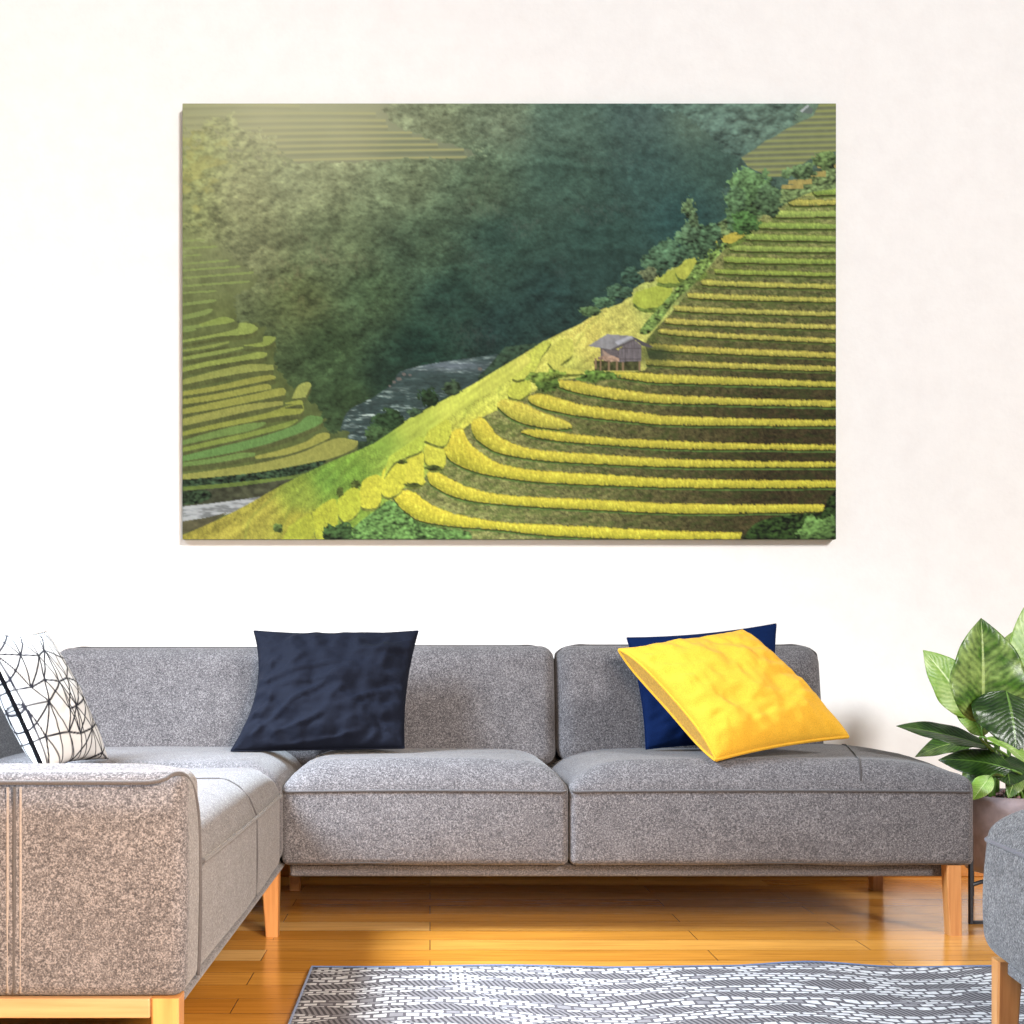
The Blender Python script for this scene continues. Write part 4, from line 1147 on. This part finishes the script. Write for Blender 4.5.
# ------------------------------------------------------------------ rug
def build_rug():
    x0, x1, y0, y1 = -0.2865, 2.05, 1.25, 2.965
    nx, ny = 150, 90
    verts = []; faces = []
    for lay in (0, 1):
        for j in range(ny + 1):
            for i in range(nx + 1):
                x = x0 + (x1 - x0) * i / nx; y = y0 + (y1 - y0) * j / ny
                bk = j / ny
                yw = y + 0.012 * mnoise.noise(Vector((x * 3, 1, 0))) * bk + 0.006 * math.sin(x * 9) * bk
                z = 0.0015 + (0.0085 if lay else 0)
                lump = max(0, math.sin((x - .68) * 6.2)) ** 3 * .010 * max(0, (y - 2.6) / .4) if x > .6 else 0
                lump += max(0, mnoise.noise(Vector((x * 2.5, y * 2, 3)))) * .006
                z += lump * (1 if lay else .7)
                verts.append((x, yw, z))
    L = (nx + 1) * (ny + 1)
    for j in range(ny):
        for i in range(nx):
            a = j * (nx + 1) + i
            faces.append((L + a, L + a + 1, L + a + nx + 2, L + a + nx + 1)); faces.append((a, a + nx + 1, a + nx + 2, a + 1))
    ring = [i for i in range(nx)] + [nx + j * (nx + 1) for j in range(ny)] + [ny * (nx + 1) + i for i in range(nx, 0, -1)] + [j * (nx + 1) for j in range(ny, 0, -1)]
    for k in range(len(ring)):
        a, b_ = ring[k], ring[(k + 1) % len(ring)]
        faces.append((a, b_, L + b_, L + a))
    o = mesh_obj('area_rug', (verts, faces), M['rug'], loc=((x0 + x1) / 2, (y0 + y1) / 2, 0))
    set_props(o, 'grey and white woven area rug lying on the oak floor', 'rug')
    top = [Vector(verts[L + k]) for k in ring]
    mesh_obj('binding', tube(top, .0032, 6, True), mat_cloth('blue_grey_binding', lin(88, 104, 136)), o, label='blue-grey bound edge')
    return o
build_rug()

# ------------------------------------------------------------------ ottoman (right foreground)
def build_ottoman():
    root = thing('ottoman', (1.35, 1.95, 0.011), 'light grey fabric ottoman on oak legs, cut off by the right edge in the foreground', 'ottoman')
    cx, cy = 1.022, 2.27           # rear left corner
    a = math.radians(8)
    def place(x, y, z):            # local: +x right, -y towards camera, origin = rear left corner
        return (cx + x * math.cos(a) + y * math.sin(a), cy - x * math.sin(a) * 1 + y * math.cos(a), z)
    def fn(x, y, z, u, v, w):
        zs = .42
        if z > zs:
            t = (z - zs) / .07
            z += 0.03 * (1 - u * u) * (1 - v * v) * t
            k = 0.05 * t * t
            x += k * max(0, -u) ** 3; x -= k * max(0, u) ** 3
            y -= k * max(0, v) ** 3; y += k * max(0, -v) ** 3
        else:
            b_ = math.sin(math.pi * min(1, max(0, (z - .19) / .23))) * .006
            x += -b_ * max(0, -u) + b_ * max(0, u); y += b_ * v
        wr = mnoise.noise(Vector((x * 8, y * 8, z * 8))) * .004
        return place(x, y, z + wr)
    s = mesh_obj('seat_cushion', rbox((0, -.72, .20), (.62, 0, .487), .05, 5, (16, 18, 10), fn), M['ottoman'], root)
    ring = []
    for (ox, oy, a0) in ((.05, -.05, 180), (.57, -.05, 90), (.57, -.67, 0), (.05, -.67, -90)):
        for q in range(7):
            t = math.radians(a0 - q * 15); ring.append((ox + .0505 * math.cos(t), oy + .0505 * math.sin(t)))
    mesh_obj('piping', tube([Vector(place(x, y, .421)) for x, y in ring], .0042, 6, True), mat_cloth('grey_welt', lin(104, 102, 108)), s)
    mesh_obj('base', rbox((.03, -.69, .178), (.59, -.03, .203), .006, 2, (4, 4, 2), lambda x, y, z, u, v, w: place(x, y, z)), M['ottoman'], root)
    def lg(x0, y0, sx, sy):
        q0, q1 = .043, .033
        def ring4(q, z):
            xs = sorted((x0, x0 + sx * q)); ys = sorted((y0, y0 + sy * q)); b = .003
            return [place(*p) for p in [(xs[0] + b, ys[0], z), (xs[1] - b, ys[0], z), (xs[1], ys[0] + b, z), (xs[1], ys[1] - b, z), (xs[1] - b, ys[1], z), (xs[0] + b, ys[1], z), (xs[0], ys[1] - b, z), (xs[0], ys[0] + b, z)]]
        v = ring4(q1, .0115) + ring4(q0, .203)
        f = [tuple(range(8)), tuple(range(8, 16))] + [(k, (k + 1) % 8, 8 + (k + 1) % 8, 8 + k) for k in range(8)]
        mesh_obj('leg', (v, f), M['leg'], root, smooth=False)
    lg(.014, -.02, 1, -1); lg(.606, -.02, -1, -1); lg(.014, -.70, 1, 1); lg(.606, -.70, -1, 1)
    return root
build_ottoman()

# ------------------------------------------------------------------ plant, pot, stand
PX, PY = 1.765, 3.715
def build_stand():
    root = thing('plant_stand', (PX, PY, 0), 'thin black metal stand holding the plant pot beside the sofa', 'plant stand')
    feet = [(1.5545, PY - .205), (1.957, PY - .205), (1.753, PY + .235)]
    for x, y in feet:
        mesh_obj('leg', rbox((x - .0055, y - .006, .0005), (x + .0055, y + .006, .255), .0015, 2, (1, 1, 2)), M['black_metal'], root)
    y = PY - .205
    mesh_obj('foot_bar', rbox((feet[0][0] + .006, y - .005, .001), (feet[1][0] - .006, y + .005, .010), .0015, 2, (2, 1, 1)), M['black_metal'], root)
    for x, y in feet:
        mesh_obj('cross_bar', tube([Vector((x, y, .112)), Vector((PX, PY, .112))], .006, 8), M['black_metal'], root)
    return root
build_stand()

def build_plant():
    z0 = .1195
    root = thing('potted_plant', (PX, PY, z0), 'broad-leaved green houseplant in a taupe pot on a black stand', 'plant')
    prof = [(.0, z0), (.115, z0), (.126, z0 + .006), (.136, z0 + .03), (.158, z0 + .15), (.166, z0 + .232), (.166, z0 + .236), (.158, z0 + .236), (.156, z0 + .215), (.0, z0 + .21)]
    pot = mesh_obj('pot', lathe(prof[1:-1], PX, PY), M['pot'], root, auto=40)
    zs = z0 + .222
    n = 40; verts = [(PX, PY, zs + .006)]; faces = []
    for r_i in range(1, 8):
        for k in range(n):
            a = 2 * math.pi * k / n; r = .1555 * r_i / 7
            verts.append((PX + r * math.cos(a), PY + r * math.sin(a), zs + .006 * mnoise.noise(Vector((r * 40 * math.cos(a), r * 40 * math.sin(a), 0)))))
    for k in range(n): faces.append((0, 1 + k, 1 + (k + 1) % n))
    for r_i in range(6):
        for k in range(n):
            a = 1 + r_i * n + k; b_ = 1 + r_i * n + (k + 1) % n
            faces.append((a, b_, b_ + n, a + n))
    mesh_obj('soil', (verts, faces), M['soil'], root)
    rnd = random.Random(2)
    pv = []; pf = []
    for k in range(90):
        a = rnd.uniform(0, 6.28); r = .148 * math.sqrt(rnd.random())
        c = Vector((PX + r * math.cos(a), PY + r * math.sin(a), zs + .006)); s = rnd.uniform(.005, .009)
        bmx = bmesh.new(); bmesh.ops.create_icosphere(bmx, subdivisions=1, radius=s)
        b0 = len(pv)
        for v in bmx.verts: pv.append(c + Vector((v.co.x, v.co.y, v.co.z * .8)) * (1 + rnd.uniform(-.15, .15)))
        for f in bmx.faces: pf.append(tuple(b0 + v.index for v in f.verts))
        bmx.free()
    o = mesh_obj('pebbles', (pv, pf), M['pebble'], root); o['kind'] = 'stuff'

    def leaf(base, tip, width, nrm, bend, mat, fold=.25, droop=.0, wav=.05, root_xy=None, bulge=.42, label=None):
        B, T = Vector(base), Vector(tip); nrm = Vector(nrm).normalized()
        ax = T - B; L = ax.length
        mid = (B + T) / 2 + nrm * bend * L
        nu, nv = 10, 26
        verts = []; uvs = []
        for j in range(nv + 1):
            t = j / nv
            p = B * (1 - t) ** 2 + mid * 2 * t * (1 - t) + T * t * t
            tg = ((mid - B) * 2 * (1 - t) + (T - mid) * 2 * t).normalized()
            side = tg.cross(nrm).normalized(); nn = side.cross(tg).normalized()
            e = math.log(.5) / math.log(bulge)
            wv = max(0, math.sin(math.pi * t ** e)) ** .72 * (1 - .25 * t ** 3)
            if t > .86: wv *= 1 - ((t - .86) / .14) ** 2 * .4
            for i in range(-nu, nu + 1):
                u = i / nu
                w_ = width / 2 * wv
                up = fold * abs(u) * w_ - .22 * fold * u * u * w_ * 2
                up += wav * w_ * math.sin(t * 17 + u * 2) * u * u
                verts.append(p + side * u * w_ * math.cos(fold * .7 * abs(u)) + nn * up)
                uvs.append((u, t))
        W = 2 * nu + 1; faces = []
        for j in range(nv):
            for i in range(W - 1):
                a = j * W + i
                faces.append((a, a + 1, a + W + 1, a + W))
        o = mesh_obj('leaf', (verts, faces), M[mat], root, label=label)
        me = o.data
        lay = me.uv_layers.new(name='leaf')
        for lp in me.loops: lay.data[lp.index].uv = uvs[lp.vertex_index]
        md = o.modifiers.new('thickness', 'SOLIDIFY'); md.thickness = .0014; md.offset = 0
        # midrib + stalk
        rib = [verts[j * W + nu] - nrm * .001 for j in range(0, nv - 1)]
        if root_xy is not None:
            rx, ry = root_xy
            R = Vector((PX + rx, PY + ry, zs))
            d0 = (rib[1] - rib[0]).normalized()
            c1 = R + Vector((0, 0, max(.05, (B.z - zs) * .6))); c2 = B - d0 * min(.09, L * .4)
            st = [R * (1 - t) ** 3 + c1 * 3 * t * (1 - t) ** 2 + c2 * 3 * t * t * (1 - t) + B * t ** 3 for t in [k / 14 for k in range(15)]]
            mesh_obj('stalk', tube(st, .0048, 8, taper=lambda t: 1.15 - .45 * t), M['stem'], o)
        mesh_obj('midrib', tube(rib, .0026, 6, taper=lambda t: 1 - .8 * t), M['stem'], o)
        return o
    D = 3.6
    # big upright leaf facing the room
    leaf(P(982, 724, 3.52), P(981, 618, 3.54), .25, (0.05, -1, .12), .05, 'leaf_mid', fold=.55, root_xy=(.0, -.03), bulge=.40)
    # tall pale leaf cut by the frame
    leaf(P(1034, 716, 3.66), P(1030, 598, 3.72), .17, (-.1, -1, .1), .06, 'leaf_pale', fold=.2, root_xy=(.03, .0))
    # pale leaf behind, pointing left
    leaf(P(972, 716, 3.80), P(923, 650, 3.82), .15, (.1, -1, .25), .10, 'leaf_pale', fold=.25, root_xy=(-.02, .06))
    leaf(P(990, 730, 3.82), P(952, 706, 3.80), .10, (0, -1, .3), .08, 'leaf_pale', fold=.2, root_xy=(-.03, .07))
    # broad dark leaf with light midrib
    leaf(P(1006, 690, 3.50), P(1016, 752, 3.42), .22, (0.0, -1, .35), .12, 'leaf_dark', fold=-.18, root_xy=(.02, -.05), bulge=.36)
    # long leaf reaching left
    leaf(P(992, 748, 3.56), P(896, 726, 3.58), .088, (-.05, -.62, .78), .07, 'leaf_dark', fold=.22, root_xy=(-.01, -.02), bulge=.5)
    leaf(P(984, 742, 3.72), P(915, 757, 3.80), .10, (-.1, -.6, .8), .22, 'leaf_mid', fold=.25, root_xy=(-.04, .02), bulge=.5)
    leaf(P(1012, 770, 3.52), P(938, 760, 3.60), .105, (-.05, -.75, .55), .20, 'leaf_dark', fold=-.15, root_xy=(-.02, -.04), bulge=.45)
    # right arching leaf
    leaf(P(986, 738, 3.44), P(1036, 776, 3.40), .085, (.35, -.5, .8), .22, 'leaf_pale', fold=.3, root_xy=(.0, -.05), bulge=.45)
    leaf(P(1000, 752, 3.60), P(1010, 786, 3.50), .15, (0, -.9, .4), .15, 'leaf_dark', fold=-.1, root_xy=(.01, .02))
    # small low leaves
    leaf(P(979, 772, 3.62), P(962, 776, 3.66), .085, (-.2, -.9, .3), .1, 'leaf_mid', fold=.3, root_xy=(-.06, .0))
    leaf(P(991, 776, 3.47), P(973, 800, 3.46), .06, (-.3, -.8, .5), .18, 'leaf_pale', fold=.4, root_xy=(-.01, -.1), bulge=.5)
    leaf(P(1016, 768, 3.58), P(1008, 798, 3.52), .07, (.1, -1, .2), .1, 'leaf_mid', fold=.3, root_xy=(.03, .0))
    leaf(P(1042, 742, 3.60), P(1066, 680, 3.62), .18, (.1, -1, .2), .1, 'leaf_dark', fold=.2, root_xy=(.05, .02))
    leaf(P(1046, 760, 3.66), P(1100, 724, 3.66), .13, (.1, -.7, .6), .15, 'leaf_mid', fold=.2, root_xy=(.06, .0))
    leaf(P(1004, 690, 3.78), P(1012, 632, 3.84), .12, (.1, -1, .1), .05, 'leaf_mid', fold=.2, root_xy=(.0, .08))
    # bare stems
    for (px, py, rx, ry) in ((1008, 735, 0, .02), (1022, 740, .03, .03), (1016, 720, .02, -.02)):
        R = Vector((PX + rx, PY + ry, zs)); E = P(px, py, 3.64)
        mesh_obj('stalk', tube([R, R.lerp(E, .5) + Vector((.006, 0, .01)), E], .006, 8), M['stem'], root)
    return root
build_plant()

# ------------------------------------------------------------------ light and camera
w = bpy.data.worlds.new('daylight'); bpy.context.scene.world = w; w.use_nodes = True
bg = w.node_tree.nodes['Background']; bg.inputs[0].default_value = (0.95, 0.97, 1.0, 1); bg.inputs[1].default_value = 0.36

def sun(name, direction, strength, angle, col):
    l = bpy.data.lights.new(name, 'SUN'); l.energy = strength; l.angle = math.radians(angle); l.color = col
    o = bpy.data.objects.new(name, l); C.objects.link(o)
    o.rotation_euler = Vector(direction).to_track_quat('-Z', 'Y').to_euler(); o.location = (1, 0, 3)
    return o
def area(name, loc, target, sx, sy, power, col, spread=180):
    l = bpy.data.lights.new(name, 'AREA'); l.shape = 'RECTANGLE'; l.size = sx; l.size_y = sy; l.energy = power; l.color = col; l.spread = math.radians(spread)
    o = bpy.data.objects.new(name, l); C.objects.link(o); o.location = loc
    o.rotation_euler = (Vector(target) - Vector(loc)).to_track_quat('-Z', 'Y').to_euler()
    return o
sun('assumed_sunlight', (-.42, .75, -.42), 3.3, 11, (1.0, .985, .965))  # assumed sunlight from upper right to cast the canvas shadow; no window built
area('assumed_left_daylight', (-2.0, 2.45, 2.3), (-.74, 2.72, .45), 1.0, 1.0, 128, (.74, .87, 1.0), 82)  # assumed cool daylight from the left, an unseen area light; no window built
area('warm_arm_fill', (.30, .30, 1.0), (-.75, 2.0, .35), .45, .45, 46, (1.0, .74, .52), 110)  # unseen warm fill light, added to brighten the sofa arm and side section

cam = bpy.data.cameras.new('camera')
cam.sensor_fit = 'HORIZONTAL'; cam.sensor_width = 36.0
cam.lens = F / 1024 * 36.0
cam.shift_x = (512 - VX) / 1024; cam.shift_y = (VY - 512) / 1024
cam.clip_start = 0.05; cam.clip_end = 50
co = bpy.data.objects.new('camera', cam); C.objects.link(co)
co.location = (0, 0, H); co.rotation_euler = (math.radians(90), 0, 0)
sc = bpy.context.scene
sc.camera = co
sc.view_settings.view_transform = 'Standard'
try: sc.view_settings.look = 'None'
except TypeError: pass
sc.view_settings.gamma = 1.0
sc.view_settings.exposure = -0.22
sc.view_settings.use_curve_mapping = False
